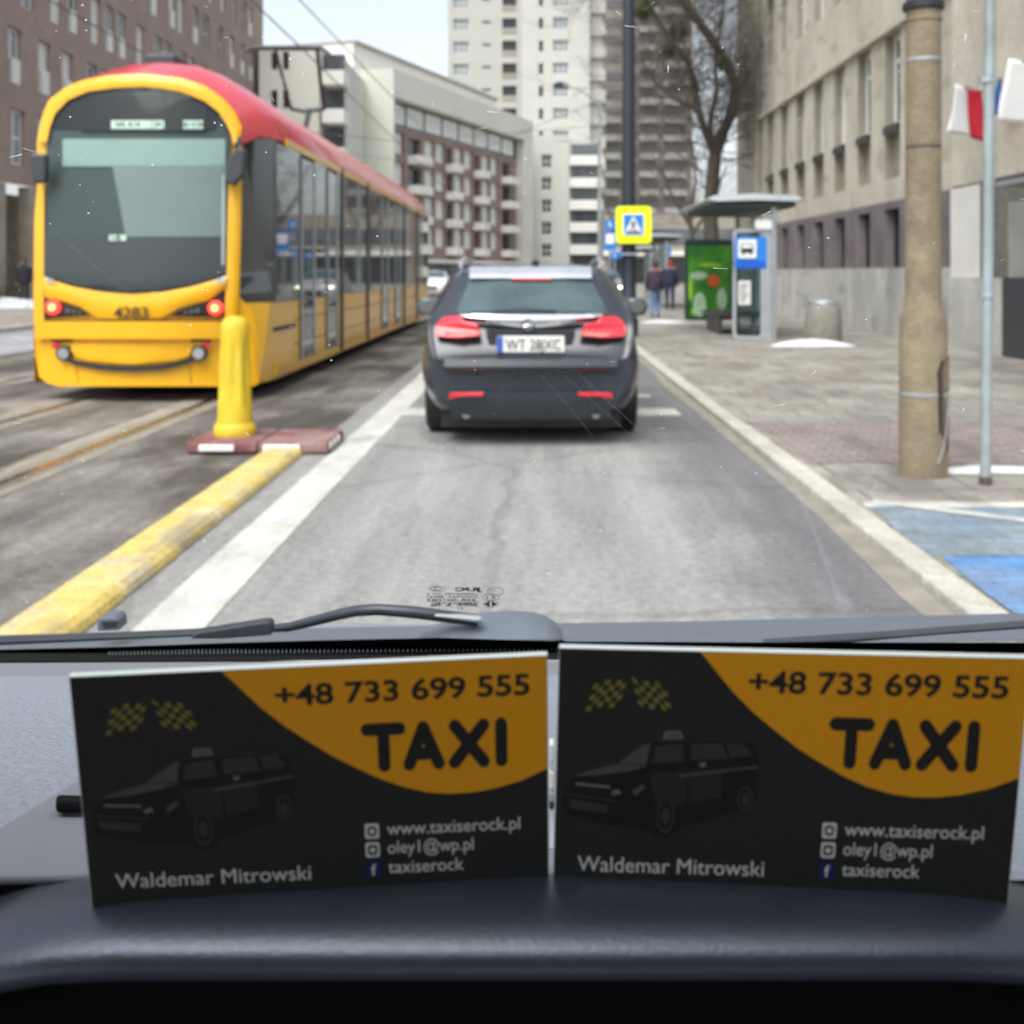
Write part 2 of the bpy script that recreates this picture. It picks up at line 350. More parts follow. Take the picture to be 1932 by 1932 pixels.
M['cardlite'] = mat('card_car_light', (.16, .165, .16), .4)
M['cardblue'] = mat('card_icon_blue', (.01, .02, .12), .4)

def gritty(m, grain=.35, gscale=110, streak=0, joints=None, jcol=(.1, .095, .085), cracks=0, dirt=None):
    """stone grain, lengthwise wear streaks, slab joints and cracks laid over a ground material"""
    t = m.node_tree; b = t.nodes['Principled BSDF']; cur = b.inputs['Base Color'].links[0].from_socket
    tc = t.nodes.new('ShaderNodeTexCoord')
    def noise(scale, detail, st=None):
        n = t.nodes.new('ShaderNodeTexNoise'); n.inputs['Scale'].default_value = scale; n.inputs['Detail'].default_value = detail
        mp = t.nodes.new('ShaderNodeMapping'); t.links.new(tc.outputs['Object'], mp.inputs[0])
        if st: mp.inputs['Scale'].default_value = st
        t.links.new(mp.outputs[0], n.inputs['Vector']); return n.outputs[0]
    def mul(fac_socket, lo, hi, a=.3, z=.7):
        nonlocal cur
        r = t.nodes.new('ShaderNodeMapRange'); r.inputs['From Min'].default_value = a; r.inputs['From Max'].default_value = z; r.inputs['To Min'].default_value = lo; r.inputs['To Max'].default_value = hi
        t.links.new(fac_socket, r.inputs['Value']); x = t.nodes.new('ShaderNodeMix'); x.data_type = 'RGBA'; x.blend_type = 'MULTIPLY'; x.inputs['Factor'].default_value = 1
        t.links.new(cur, x.inputs['A']); t.links.new(r.outputs[0], x.inputs['B']); cur = x.outputs['Result']
    def mix(fac, colr):
        nonlocal cur
        x = t.nodes.new('ShaderNodeMix'); x.data_type = 'RGBA'; t.links.new(fac, x.inputs['Factor']); t.links.new(cur, x.inputs['A']); x.inputs['B'].default_value = (*colr, 1); cur = x.outputs['Result']
    mul(noise(gscale, 2), 1-grain, 1+grain); mul(noise(gscale*.22, 3), 1-grain*.6, 1+grain*.6)
    if streak:
        mul(noise(3.2, 5, (1, .07, 1)), 1-streak, 1+streak); mul(noise(9, 4, (1, .10, 1)), 1-streak*.7, 1+streak*.7)
    if dirt:
        n = noise(2.2, 7, (1, .35, 1)); r = t.nodes.new('ShaderNodeMapRange'); r.inputs['From Min'].default_value = .56; r.inputs['From Max'].default_value = .66; r.inputs['To Max'].default_value = .75; t.links.new(n, r.inputs['Value']); mix(r.outputs[0], dirt)
    if cracks:
        v = t.nodes.new('ShaderNodeTexVoronoi'); v.feature = 'DISTANCE_TO_EDGE'; v.inputs['Scale'].default_value = cracks
        w_ = t.nodes.new('ShaderNodeMix'); w_.data_type = 'VECTOR'; w_.inputs['Factor'].default_value = .18; nn = t.nodes.new('ShaderNodeTexNoise'); nn.inputs['Scale'].default_value = 2.5; t.links.new(tc.outputs['Object'], nn.inputs['Vector'])
        t.links.new(tc.outputs['Object'], w_.inputs['A']); t.links.new(nn.outputs['Color'], w_.inputs['B']); t.links.new(w_.outputs['Result'], v.inputs['Vector'])
        r = t.nodes.new('ShaderNodeMapRange'); r.inputs['From Min'].default_value = .006; r.inputs['From Max'].default_value = .016; r.inputs['To Min'].default_value = .22; r.inputs['To Max'].default_value = 0; t.links.new(v.outputs['Distance'], r.inputs['Value']); mix(r.outputs[0], (.045, .042, .04))
    if joints:
        k = t.nodes.new('ShaderNodeTexBrick'); k.inputs['Scale'].default_value = 1; k.inputs['Brick Width'].default_value = joints[0]; k.inputs['Row Height'].default_value = joints[1]; k.inputs['Mortar Size'].default_value = joints[2]
        k.inputs['Color1'].default_value = (0, 0, 0, 1); k.inputs['Color2'].default_value = (.35, .35, .35, 1); k.inputs['Mortar'].default_value = (1, 1, 1, 1); t.links.new(tc.outputs['Object'], k.inputs['Vector'])
        mul(k.outputs['Color'], 1.08, .86, 0, .35)
        r = t.nodes.new('ShaderNodeMath'); r.operation = 'MULTIPLY'; r.inputs[1].default_value = .75; t.links.new(k.outputs['Fac'], r.inputs[0]); mix(r.outputs[0], jcol)
    t.links.new(cur, b.inputs['Base Color'])
gritty(M['asphalt'], .34, 95, .13, cracks=.45)
gritty(M['trackbed'], .4, 80, .2, cracks=.6, dirt=(.05, .04, .028))
gritty(M['trackslab'], .3, 80, .2, dirt=(.10, .08, .05)); gritty(M['farroad'], .25, 40, .12)
gritty(M['pave'], .26, 70, 0, (.5, .5, .012), dirt=(.15, .135, .115)); gritty(M['redpave'], .25, 70, 0, (.2, .1, .010), dirt=(.15, .13, .115))
gritty(M['blue'], .25, 60, 0, (.2, .1, .006), (.09, .16, .28), dirt=(.30, .31, .30)); gritty(M['bluegrey'], .25, 60, 0, (.2, .1, .006), (.13, .15, .17), dirt=(.12, .24, .38))
gritty(M['white'], .16, 70, .08, dirt=(.27, .265, .25)); gritty(M['kerb'], .2, 60, 0); gritty(M['sep'], .2, 60, 0, dirt=(.23, .2, .13)); gritty(M['maroon'], .25, 60, 0)
gritty(M['boll'], .06, 50, 0, dirt=(.36, .27, .05)); gritty(M['concrete'], .16, 60, 0, dirt=(.14, .11, .07)); gritty(M['stone'], .10, 14, 0, dirt=(.36, .32, .25)); gritty(M['plinth'], .1, 12, 0, dirt=(.3, .29, .26))
gritty(M['snow'], .1, 30, 0, dirt=(.40, .38, .35)); gritty(M['concgrey'], .15, 50, 0)

# ------------------------------------------------------------------ setting: ground, road, tracks, pavement
def struct(name, mb, m, **k): return tag(mb.build(name, m, **k), kind='structure')
def sheet(x0, x1, y0, y1, z, nx=1, ny=1, wob=0):
    mb = MB()
    def fn(a, b):
        return (x0+(x1-x0)*a+(rnd.uniform(-wob, wob) if wob else 0), y0+(y1-y0)*b+(rnd.uniform(-wob, wob) if wob else 0), z)
    mb.grid(fn, nx, ny); return mb
struct('ground', sheet(-900, 900, -900, 1500, -.05), M['ground'])
struct('road', sheet(-1.78, 1.722, -12, 210, 0), M['asphalt'])
struct('tram_track_bed', sheet(-9.0, -1.782, -12, 210, -.001), M['trackbed'])
for i, xc in enumerate((-4.25, -7.45)):
    for sx in (-.7175, .7175):
        x = xc+sx
        struct('track_slab', sheet(x-.28, x+.22, -12, 160, .003, 2, 90, .03), M['trackslab'])
        mb = MB(); mb.box(x-.035, x+.035, -12, 160, -.02, .008); mb.box(x+.07, x+.085, -12, 160, -.02, .0065)
        struct('rail', mb, M['rail'])
struct('far_road', sheet(-12.2, -9.002, -12, 210, .0), M['farroad'])
mb = MB(); mb.box(-12.4, -12.202, -12, 210, -.04, .12); struct('far_kerb', mb, M['kerb'])
struct('far_pavement', sheet(-60, -12.402, -12, 210, .11), M['pave'])
mb = MB()
y = -12.0
while y < 60:
    mb.box(1.724, 1.885, y, y+.985, -.04, .052+rnd.uniform(-.003, .003)); y += 1.0
mb.box(1.724, 1.885, 60, 210, -.04, .05)
struct('kerb', mb, M['kerb'], bevel=.012)
struct('pavement', sheet(1.887, 60, -12, 210, .046), M['pave'])
struct('red_paving', sheet(1.95, 7.6, 7.95, 10.2, .050, 14, 6, .10), M['redpave'])
struct('gutter_strip', sheet(1.60, 1.722, -12, 80, .003, 1, 60, .035), M['gutter'])
struct('road_marking', sheet(-1.575, -1.30, 1.5, 120, .004, 1, 120, .008), M['white'])
struct('road_marking', sheet(-1.32, 1.42, 10.95, 11.5, .005, 20, 1, .01), M['white'])
struct('road_marking', sheet(.95, 1.3, 12.6, 12.8, .004), M['white'])
struct('road_marking', sheet(-8.0, -5.3, 9.4, 9.75, .006, 8, 1, .03), M['trackslab'])
struct('bay_marking', sheet(1.90, 7, 5.35, 6.45, .050, 10, 4, .03), M['bluegrey'])
struct('bay_marking', sheet(1.90, 7, 2.2, 5.33, .051, 10, 6, .03), M['blue'])
struct('bay_marking', sheet(1.90, 7, 6.46, 6.60, .052, 30, 1, .025), M['white'])
mb = MB(); mb.prism([(1.95, 6.58, .0545), (2.0, 6.66, .0545), (4.3, 4.92, .0545), (4.22, 4.85, .0545)], (0, 0, .001)); struct('bay_marking', mb, M['white'])

def snow(cx, cy, rx, ry, h, z, seed, label):
    r2 = random.Random(seed); ph = [r2.uniform(0, 6.28) for _ in range(6)]
    mb = MB(); n, k = 28, 5
    rings = []
    for j in range(k+1):
        t = j/k
        ring = []
        for i in range(n):
            a = 2*math.pi*i/n
            wv = 1+.22*math.sin(2*a+ph[0])+.15*math.sin(5*a+ph[1])+.08*math.sin(9*a+ph[2])
            rr = (1-t)*wv+.0001
            ring.append((cx+rx*rr*math.cos(a), cy+ry*rr*math.sin(a), z+h*(1-(1-t)**2.2)*(1+.2*math.sin(3*a+ph[3]))))
        rings.append(ring)
    mb.loft(rings)
    return tag(mb.build('snow_patch', M['snow'], smooth=60), label, 'snow', kind='stuff')
snow(3.02, 7.62, .42, .10, .035, .05, 1, 'thin white snow ridge between the poles')
snow(4.2, 8.1, .5, .12, .05, .05, 2, 'snow lump by the pavement edge')
snow(5.1, 20.6, .60, .22, .11, .046, 3, 'dirty snow heap in front of the concrete bin')
snow(3.2, 5.45, .22, .07, .02, .05, 4, 'small snow scrap on the blue bay')
snow(3.4, 6.62, .3, .05, .02, .05, 5, 'snow crumbs along the bay edge')
snow(-19.4, 41, 2.6, 1.2, .3, .11, 6, 'snow bank before the brick building')
snow(3.4, 30, .5, .3, .06, .046, 7, 'snow patch on the far pavement')

# ------------------------------------------------------------------ facades
def wall(mb, O, d, n, t0, t1, z0, z1, ops, depth=.25, mi=0, rmi=None):
    """flat wall with openings (ta, tb, za, zb); reveals run back by depth"""
    O = Vector((O[0], O[1], 0)); d = Vector((d[0], d[1], 0)); n = Vector((n[0], n[1], 0))
    P = lambda t, z, o=0: O+d*t+Vector((0, 0, z))+n*o
    ts = sorted({t0, t1, *[x for o in ops for x in o[:2]]}); zs = sorted({z0, z1, *[x for o in ops for x in o[2:4]]})
    ts = [t for t in ts if t0 <= t <= t1]; zs = [z for z in zs if z0 <= z <= z1]
    for a, b in zip(ts, ts[1:]):
        c = 0
        while c < len(zs)-1:
            e = c
            inside = lambda k: any(o[0]-1e-6 <= a and b <= o[1]+1e-6 and o[2]-1e-6 <= zs[k] and zs[k+1] <= o[3]+1e-6 for o in ops)
            if inside(c): c += 1; continue
            while e+1 < len(zs)-1 and not inside(e+1): e += 1
            mb.face([P(a, zs[c]), P(b, zs[c]), P(b, zs[e+1]), P(a, zs[e+1])], mi); c = e+1
    for ta, tb, za, zb in ops:
        r = mi if rmi is None else rmi
        for q in ([(ta, za), (tb, za)], [(tb, za), (tb, zb)], [(tb, zb), (ta, zb)], [(ta, zb), (ta, za)]):
            mb.face([P(*q[0]), P(*q[1]), P(*q[1], -depth), P(*q[0], -depth)], r)

def win_proto(wd, h, mull=(.5,), trans=(.65,), fw=.07, frame='winframe', pane='pane', extra=None, two=True):
    """a window at the origin: outside is -y, sill at z 0; frame with a pane child (or one mesh of two materials)"""
    fb = MB(); a = wd/2
    fb.box(-a, -a+fw, 0, .06, 0, h); fb.box(a-fw, a, 0, .06, 0, h); fb.box(-a+fw, a-fw, 0, .06, 0, fw); fb.box(-a+fw, a-fw, 0, .06, h-fw, h)
    for m_ in mull: x = -a+wd*m_; fb.box(x-fw*.45, x+fw*.45, .004, .055, fw, h-fw)
    for t_ in trans:
        xs = [-a+fw]+[-a+wd*m_ for m_ in mull]+[a-fw]
        for q in range(len(xs)-1): fb.box(xs[q]+fw*.45, xs[q+1]-fw*.45, .006, .05, h*t_-fw*.4, h*t_+fw*.4)
    if not two:
        fb.box(-a+fw*.5, a-fw*.5, .035, .045, fw*.5, h-fw*.5, 1)
        return fb.build('window', [M[frame], M[pane]], fix=False)
    o = fb.build('window', M[frame], fix=False)
    pb = MB(); pb.box(-a+fw*.5, a-fw*.5, .03, .04, fw*.5, h-fw*.5)
    pb.build('pane', M[pane], o, fix=False)
    if extra: extra(o, wd, h)
    return o
_used = set()
def place(proto, parent, P3, n, first):
    o = proto if first else copy_tree(proto)
    o.parent = parent; o.location = Vector(P3)-parent_loc(parent); o.rotation_euler = (0, 0, math.atan2(n[0], -n[1])); return o
class Placer:
    def __init__(s, proto): s.p = proto; s.first = True
    def __call__(s, parent, P3, n, panes=None):
        o = place(s.p, parent, P3, n, s.first); s.first = False
        if panes:
            for c in o.children:
                if c.name.startswith('pane'): c.material_slots[0].link = 'OBJECT'; c.material_slots[0].material = M[rnd.choice(panes)]
        return o

# --- stone building on the right, facade plane x = 7.8
sb = thing('stone_building', (7.8, 30, .046), 'pale stone office building with tall recessed windows and grey plinth', 'building')
n = (-1, 0); O = (7.8, 0); d = (0, 1)
cent = [24.6+2.13*k for k in range(-1, 7)]
WD = 1.02
ops = []
for c in cent:
    if c > 24: ops += [(c-WD/2, c+WD/2, 4.62, 6.62), (c-WD/2, c+WD/2, 3.45, 4.44), (c-.5, c+.5, 1.50, 2.78)]
    if c > 24: ops += [(c-WD/2, c+WD/2, 8.3, 10.5), (c-WD/2, c+WD/2, 12.2, 14.4)]
mb = MB()
gops = [o for o in ops if o[3] < 3]; uops = [o for o in ops if o[3] > 3]
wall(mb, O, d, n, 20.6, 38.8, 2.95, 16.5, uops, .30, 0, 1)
wall(mb, O, d, n, 38.8, 43.6, 1.48, 16.5, [], 0)
wall(mb, (7.62, 0), d, n, 6, 20.6, 2.95, 16.5, [], 0)
mb.face([(7.62, 20.6, 1.48), (7.8, 20.6, 1.48), (7.8, 20.6, 16.5), (7.62, 20.6, 16.5)])
mb.face([(7.8, 43.6, 0), (22, 43.6, 0), (22, 43.6, 16.5), (7.8, 43.6, 16.5)]); mb.face([(7.62, 6, 16.5), (22, 6, 16.5), (22, 43.6, 16.5), (7.62, 43.6, 16.5)])
mb.face([(7.62, 6, 0), (22, 6, 0), (22, 6, 16.5), (7.62, 6, 16.5)])
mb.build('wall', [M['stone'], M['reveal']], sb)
mb = MB(); wall(mb, (7.79, 0), d, n, 20.62, 38.8, 1.48, 2.95, gops, .3); mb.build('granite_band', M['granite'], sb)
mb = MB(); mb.box(7.70, 7.86, 20.6, 43.6, 0.0, 1.48); mb.box(7.55, 7.62, 6, 20.6, 0, 1.30); mb.build('plinth', M['plinth'], sb)
mb = MB(); mb.box(7.585, 7.62, 19.3, 20.58, 1.302, 2.9); mb.build('wall_panel', M['stonelight'], sb)
mb = MB(); mb.box(7.66, 7.84, 20.64, 38.9, 6.64, 6.76); mb.build('ledge', M['stone'], sb)
for c in cent:
    if c > 24:
        mb = MB(); mb.box(7.74, 7.98, c-WD/2, c+WD/2, 4.445, 4.615); mb.build('sill', M['panedark'], sb)
        mb = MB(); mb.box(8.0, 8.06, c-WD/2, c+WD/2, 3.45, 4.44); mb.build('recessed_panel', M['stonestain'], sb)
PV = ('pane', 'pane', 'panedark', 'panelight', 'curtain')
pw = Placer(win_proto(WD, 2.0, (.5,), (.72,), .11)); pu = Placer(win_proto(WD, 2.2, (.5,), (.3, .7), .11)); pg = Placer(win_proto(1.0, 1.28, (.5,), (), .06, frame='panedark', pane='panedark'))
for c in cent:
    if c > 24:
        pw(sb, (8.0, c, 4.62), n, PV); pg(sb, (8.0, c, 1.5), n)
        pu(sb, (8.0, c, 8.3), n, PV); pu(sb, (8.0, c, 12.2), n, PV)
mb = MB(); mb.tube([(7.72, 38.95, 1.0), (7.72, 38.95, 16.4)], .06, 8); mb.build('drainpipe', M['reveal'], sb)
# entrance with canopy
mb = MB(); mb.box(7.50, 7.55, 11.5, 18.1, .05, 1.31); mb.build('dark_base_panel', M['dark'], sb)
mb = MB(); mb.box(7.56, 7.62, 11.5, 18.0, 1.312, 2.5); mb.build('entrance_wall', M['doorgrey'], sb)
mb = MB(); mb.box(6.25, 7.6, 10.5, 15.3, 2.56, 2.68); mb.build('canopy', M['mast'], sb, bevel=.02)
mb = MB(); mb.box(6.17, 6.25, 10.5, 15.3, 2.54, 2.61); mb.build('canopy_edge', M['steel'], sb)

# --- brown brick building on the left, facade plane x = -22
bb = thing('brick_building', (-22, 60, .11), 'long brown brick apartment building with tall narrow white windows', 'building')
n = (1, 0); O = (-22, 0); d = (0, 1)
rows = [5.95+3.42*k for k in range(7)]
r3 = random.Random(5)
ops = []; wpos = []
for ri, zb in enumerate(rows):
    t = 40.8+(ri % 3)*.9
    while t < 89:
        vis = abs((513-(zb+2.4-HCAM)*0)) and (513-(zb-HCAM)*2125/t) > -30
        wd = 1.3
        if vis:
            ops.append((t-wd/2, t+wd/2, zb, zb+2.35)); wpos.append((t, zb, r3.random()))
        t += r3.choice((1.75, 2.5, 2.9, 3.4))
keep = wpos[:98]; ops = ops[:98]
mb = MB()
wall(mb, O, d, n, 36, 91, 5.1, 27, ops, .3)
mb.face([(-22, 91, 0), (-40, 91, 0), (-40, 91, 27), (-22, 91, 27)]); mb.face([(-22, 36, 27), (-40, 36, 27), (-40, 91, 27), (-22, 91, 27)]); mb.face([(-22, 36, 5.1), (-40, 36, 5.1), (-40, 36, 27), (-22, 36, 27)])
mb.build('wall', M['brick'], bb)
mb = MB()
for k in range(14): mb.box(-22.5, -21.95, 37+4*k, 38.7+4*k, .1, 5.08)
mb.box(-25.2, -25, 36, 91, .1, 5.08)
mb.build('ground_floor_piers', M['stonestain'], bb)
def balc(o, wd, h):
    b_ = MB(); b_.box(-.05, wd*.78, -.14, -.02, -.05, h*.46); b_.build('balcony_panel', M['creamw'], o, fix=False)
p1 = Placer(win_proto(1.3, 2.35, (.5,), (), .12, pane='curtain', extra=balc)); p2 = Placer(win_proto(1.3, 2.35, (.4,), (.5,), .12))
for t, zb, q in keep: (p1 if q < .62 else p2)(bb, (-22.2, t, zb), n, ('curtain', 'curtain', 'panelight', 'pane'))

# --- cream block with a brown brick inset, facade turned off the street
cb = thing('cream_apartment_block', (-12.6, 100, .05), 'cream apartment block with brown brick balcony facade under a deep parapet', 'building')
dd = Vector((.3245, .9459)); nn = Vector((.9459, -.3245)); O = Vector((-12.6, 100))
def CP(t, z, o=0): p = O+dd*t+nn*o; return Vector((p.x, p.y, z))
mb = MB()
L = 38
ins = (.3, 35.0, 2.6, 17.0)
wall(mb, O, dd, nn, 0, L, 0, 19.5, [ins], 1.1)
gd = Vector((-.9459, .3245)); gn = Vector((-.3245, -.9459))
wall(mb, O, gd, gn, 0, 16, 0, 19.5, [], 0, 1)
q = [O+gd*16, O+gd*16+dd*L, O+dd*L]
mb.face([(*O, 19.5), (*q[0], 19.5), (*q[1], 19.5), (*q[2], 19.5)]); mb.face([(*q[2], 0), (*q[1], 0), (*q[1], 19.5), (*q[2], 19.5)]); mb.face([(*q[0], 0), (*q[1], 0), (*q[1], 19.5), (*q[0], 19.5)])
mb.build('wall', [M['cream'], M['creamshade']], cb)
a0 = O+gd*4.2+dd*.4; mb = MB()
mb.prism([(*(a0), 19.52), (*(a0+dd*36), 19.52), (*(a0+dd*36+gd*8), 19.52), (*(a0+gd*8), 19.52)], (0, 0, 2.5)); mb.build('penthouse', M['creamw'], cb)
mb = MB(); mb.prism([(*(a0+nn*.3), 22.03), (*(a0+dd*36+nn*.3), 22.03), (*(a0+dd*36+gd*8), 22.03), (*(a0+gd*8), 22.03)], (0, 0, .3)); mb.build('roof', M['farwall'], cb)
# recessed brick wall with its windows, loggias and balconies
ops = []; wl = []; dk = []; bal = []
floors = [3.85+2.8*k for k in range(4)]
bays = [(2, 4.6, 0), (5.4, 8.2, 1), (9, 11.35, 0), (11.65, 14, 0), (14.4, 15.8, 1), (16.3, 18.7, 0), (19.0, 21.4, 0), (21.9, 23.3, 1), (24, 26.4, 0), (26.7, 29.1, 0), (30.2, 33, 1)]
mb = MB()
for k, z in enumerate(floors):
    for a, b, kind in bays:
        if kind == 0: wl.append((a, b, z)); ops.append((a, b, z, z+2.0))
        else: dk.append((a, b, z-.6)); ops.append((a, b, z-.6, z+1.75))
wall(mb, (O-nn*1.1), dd, nn, *ins[:2], 2.6, 14.8, ops, .5)
mb.build('brick_wall', M['brickfar'], cb)
mb = MB(); wall(mb, (O-nn*1.1), dd, nn, *ins[:2], 14.8, 17.0, [], 0); mb.build('top_gallery', M['panedark'], cb)
pc = Placer(win_proto(2.3, 2.0, (.5,), (), .26, pane='curtain', two=False)); pt = Placer(win_proto(3.6, 1.75, (.33, .66), (), .3, pane='curtain', two=False))
for a, b, z in wl:
    pc(cb, CP((a+b)/2, z, -1.4), nn)
for k in range(8): pt(cb, CP(2.6+4.2*k, 15.0, -1.05), nn)
for a, b, z in dk:
    if True:
        m2 = MB(); m2.prism([CP(a, z, -1.58), CP(b, z, -1.58), CP(b, z, -1.52), CP(a, z, -1.52)], (0, 0, 2.3)); m2.build('loggia_door', M['panedark'], cb)
        m2 = MB(); m2.prism([CP(a-.2, z-.15, -1.08), CP(b+.2, z-.15, -1.08), CP(b+.2, z-.15, .1), CP(a-.2, z-.15, .1)], (0, 0, .8)); m2.build('balcony', M['creamw'], cb)
mb = MB(); mb.prism([CP(.1, .1, .06), CP(37, .1, .06), CP(37, .1, .12), CP(.1, .1, .12)], (0, 0, 2.1)); mb.build('shop_front', M['pane'], cb)
mb = MB(); mb.prism([CP(0, 2.25, .05), CP(37, 2.25, .05), CP(37, 2.25, .5), CP(0, 2.25, .5)], (0, 0, .3)); mb.build('shop_canopy', M['creamw'], cb)
# side wing with two windows per floor and corner balconies
cw = thing('cream_side_wing', (-19, 88, .05), 'narrow cream wing with paired windows and white corner balconies behind the tram', 'building')
ops = []
for k in range(6):
    z = 2.2+3.0*k
    ops += [(-21.0+.35, -21.0+.85, z, z+1.4), (-21.0+1.25, -21.0+1.75, z, z+1.4)]
mb = MB(); wall(mb, (0, 88), (1, 0), (0, -1), -21.6, -16.9, 0, 19.1, ops, .3)
mb.face([(-21.6, 88, 19.1), (-16.9, 88, 19.1), (-16.9, 103, 19.1), (-21.6, 103, 19.1)]); mb.face([(-16.9, 88, 0), (-16.9, 103, 0), (-16.9, 103, 19.1), (-16.9, 88, 19.1)]); mb.face([(-21.6, 88, 0), (-21.6, 103, 0), (-21.6, 103, 19.1), (-21.6, 88, 19.1)])
mb.build('wall', M['cream'], cw)
px = Placer(win_proto(.5, 1.4, (), (), .05, frame='farwall', pane='panedark', two=False))
for o in ops: px(cw, ((o[0]+o[1])/2, 88.25, o[2]), (0, -1))
for k in range(6):
    z = 1.0+3.0*k
    m2 = MB(); m2.box(-16.6, -14.9, 87.6, 90.5, z, z+1.1); m2.build('balcony', M['creamw'], cw, bevel=.03)
    m2 = MB(); m2.box(-16.88, -15.2, 89.6, 90.4, z+1.15, z+2.7); m2.build('balcony_door', M['pane'], cw)
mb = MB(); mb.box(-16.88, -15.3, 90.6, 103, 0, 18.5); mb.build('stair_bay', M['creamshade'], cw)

# --- white tower
tw = thing('white_tower_block', (-1, 150, .05), 'tall off-white residential tower rising beyond the cream block', 'building')
ops = []; wn = []; dk = []; sl = []
for k in range(14):
    z = 13+3.0*k-.4
    wn.append((-9.9, z)); ops.append((-10.95, -8.85, z, z+1.5))
    sl.append((-6.5, z+.9)); ops.append((-7.1, -5.9, z+.9, z+1.25))
    dk.append((-3.5, z-.5)); ops.append((-4.4, -2.5, z-.5, z+1.6))
mb = MB(); wall(mb, (0, 150), (1, 0), (0, -1), -11.65, -1.8, 0, 62, ops, .5)
mb.face([(-11.65, 150, 0), (-11.65, 175, 0), (-11.65, 175, 62), (-11.65, 150, 62)])
mb.build('wall', M['tower'], tw)
ops2 = []; w2 = []; s2 = []
for k in range(14):
    z = 13+3.0*k-.4
    w2.append((3.35, z)); ops2.append((2.3, 4.4, z, z+1.5)); s2.append((.75, z)); ops2.append((.45, 1.05, z, z+1.4))
mb = MB(); wall(mb, (0, 149), (1, 0), (0, -1), -1.8, 7.2, 0, 62, ops2, .5)
mb.face([(-1.8, 149, 0), (-1.8, 150, 0), (-1.8, 150, 62), (-1.8, 149, 62)]); mb.face([(7.2, 149, 0), (7.2, 175, 0), (7.2, 175, 62), (7.2, 149, 62)])
for k in range(15): mb.box(7.2, 9.4, 150.5, 170, 12+3*k, 13.6+3*k)
mb.box(7.2, 9.0, 151, 170, 0, 62)
mb.build('front_wall', M['towerlight'], tw)
pa = Placer(win_proto(2.1, 1.5, (.36, .68), (.5,), .10, pane='panelight', two=False)); pb_ = Placer(win_proto(.6, 1.4, (), (.5,), .08, frame='farwall', pane='panedark', two=False))
ps = Placer(win_proto(1.2, .35, (), (), .06, pane='pane', two=False))
for x, z in wn: pa(tw, (x, 150.3, z), (0, -1))
for x, z in w2: pa(tw, (x, 149.3, z), (0, -1))
for x, z in s2: pb_(tw, (x, 149.3, z), (0, -1))
for x, z in sl: ps(tw, (x, 150.3, z), (0, -1))
for x, z in dk:
    m2 = MB(); m2.box(x-.9, x+1.0, 150.46, 150.52, z, z+2.1); m2.build('loggia', M['panedark'], tw)
    m2 = MB(); m2.box(x-.88, x+.98, 149.95, 150.05, z+.05, z+.8); m2.build('loggia_parapet', M['farwall'], tw)
# --- lower white block in front of it
lw = thing('white_low_block', (4, 140, .05), 'lower white block with small square windows and wide balconies below the tower', 'building')
ops = []
for k in range(6): ops.append((.75, 2.05, .4+2.78*k, 2.1+2.78*k))
mb = MB(); wall(mb, (0, 140), (1, 0), (0, -1), -.9, 4.2, 0, 18.4, ops, .4)
mb.box(4.2, 8.4, 141.2, 148, 0, 17.6); mb.face([(-.9, 140, 0), (-.9, 148, 0), (-.9, 148, 18.4), (-.9, 140, 18.4)]); mb.face([(4.2, 140, 0), (4.2, 141.2, 0), (4.2, 141.2, 18.4), (4.2, 140, 18.4)]); mb.face([(-.9, 140, 18.4), (4.2, 140, 18.4), (4.2, 148, 18.4), (-.9, 148, 18.4)])
mb.build('wall', M['towerlight'], lw)
pq = Placer(win_proto(1.3, 1.7, (.5,), (.5,), .1, pane='panedark', two=False))
for o in ops: pq(lw, ((o[0]+o[1])/2, 140.25, o[2]), (0, -1))
for k in range(6):
    m2 = MB(); m2.box(4.25, 8.4, 139.9, 141.15, .8+2.78*k, 2.0+2.78*k); m2.build('balcony', M['creamw'], lw)
    m2 = MB(); m2.box(4.6, 8.0, 141.1, 141.19, 2.1+2.78*k, 3.5+2.78*k); m2.build('balcony_window', M['pane'], lw)
# --- brown tower behind the tree
bt = thing('brown_tower_block', (18, 190, .05), 'tall brown tower with white balcony slabs behind the bare tree', 'building')
mb = MB(); mb.box(11.5, 26.5, 190, 210, 0, 64); mb.build('wall', M['brownt'], bt)
r4 = random.Random(3)
for k in range(20):
    z = 2+3.05*k
    if z > 62: break
    m2 = MB(); m2.box(11.9, 26.1, 189.9, 189.99, z+1.15, z+2.6); m2.build('window_band', M['dusky'], bt)
    for j, (x0, x1) in enumerate(((11.6, 14.6), (17.5, 21.0), (21.6, 26.0))):
        if (j == 0 and k > 8) or (j > 0 and k > 15): continue
        m2 = MB(); m2.box(x0, x1-r4.uniform(0, .8), 188.6, 189.88, z, z+1.0); m2.build('balcony', M['greybalc'], bt)
# --- low dark far block closing the street on the right
fb = thing('far_shop_block', (14, 118, .05), 'low grey brown shop block beyond the bus shelters', 'building')
mb = MB(); mb.box(7.2, 30, 118, 130, 0, 7.4); mb.build('wall', M['farwall'], fb)
mb = MB(); mb.box(7.6, 29, 117.9, 117.99, .3, 2.8); mb.build('shop_window', M['panedark'], fb)
mb = MB(); mb.box(7.6, 29, 117.8, 117.99, 4.4, 5.9); mb.build('window_band', M['pane'], fb)
mb = MB(); mb.box(7.1, 30, 117.5, 117.95, 3.1, 3.6); mb.build('shop_sign', M['creamw'], fb)

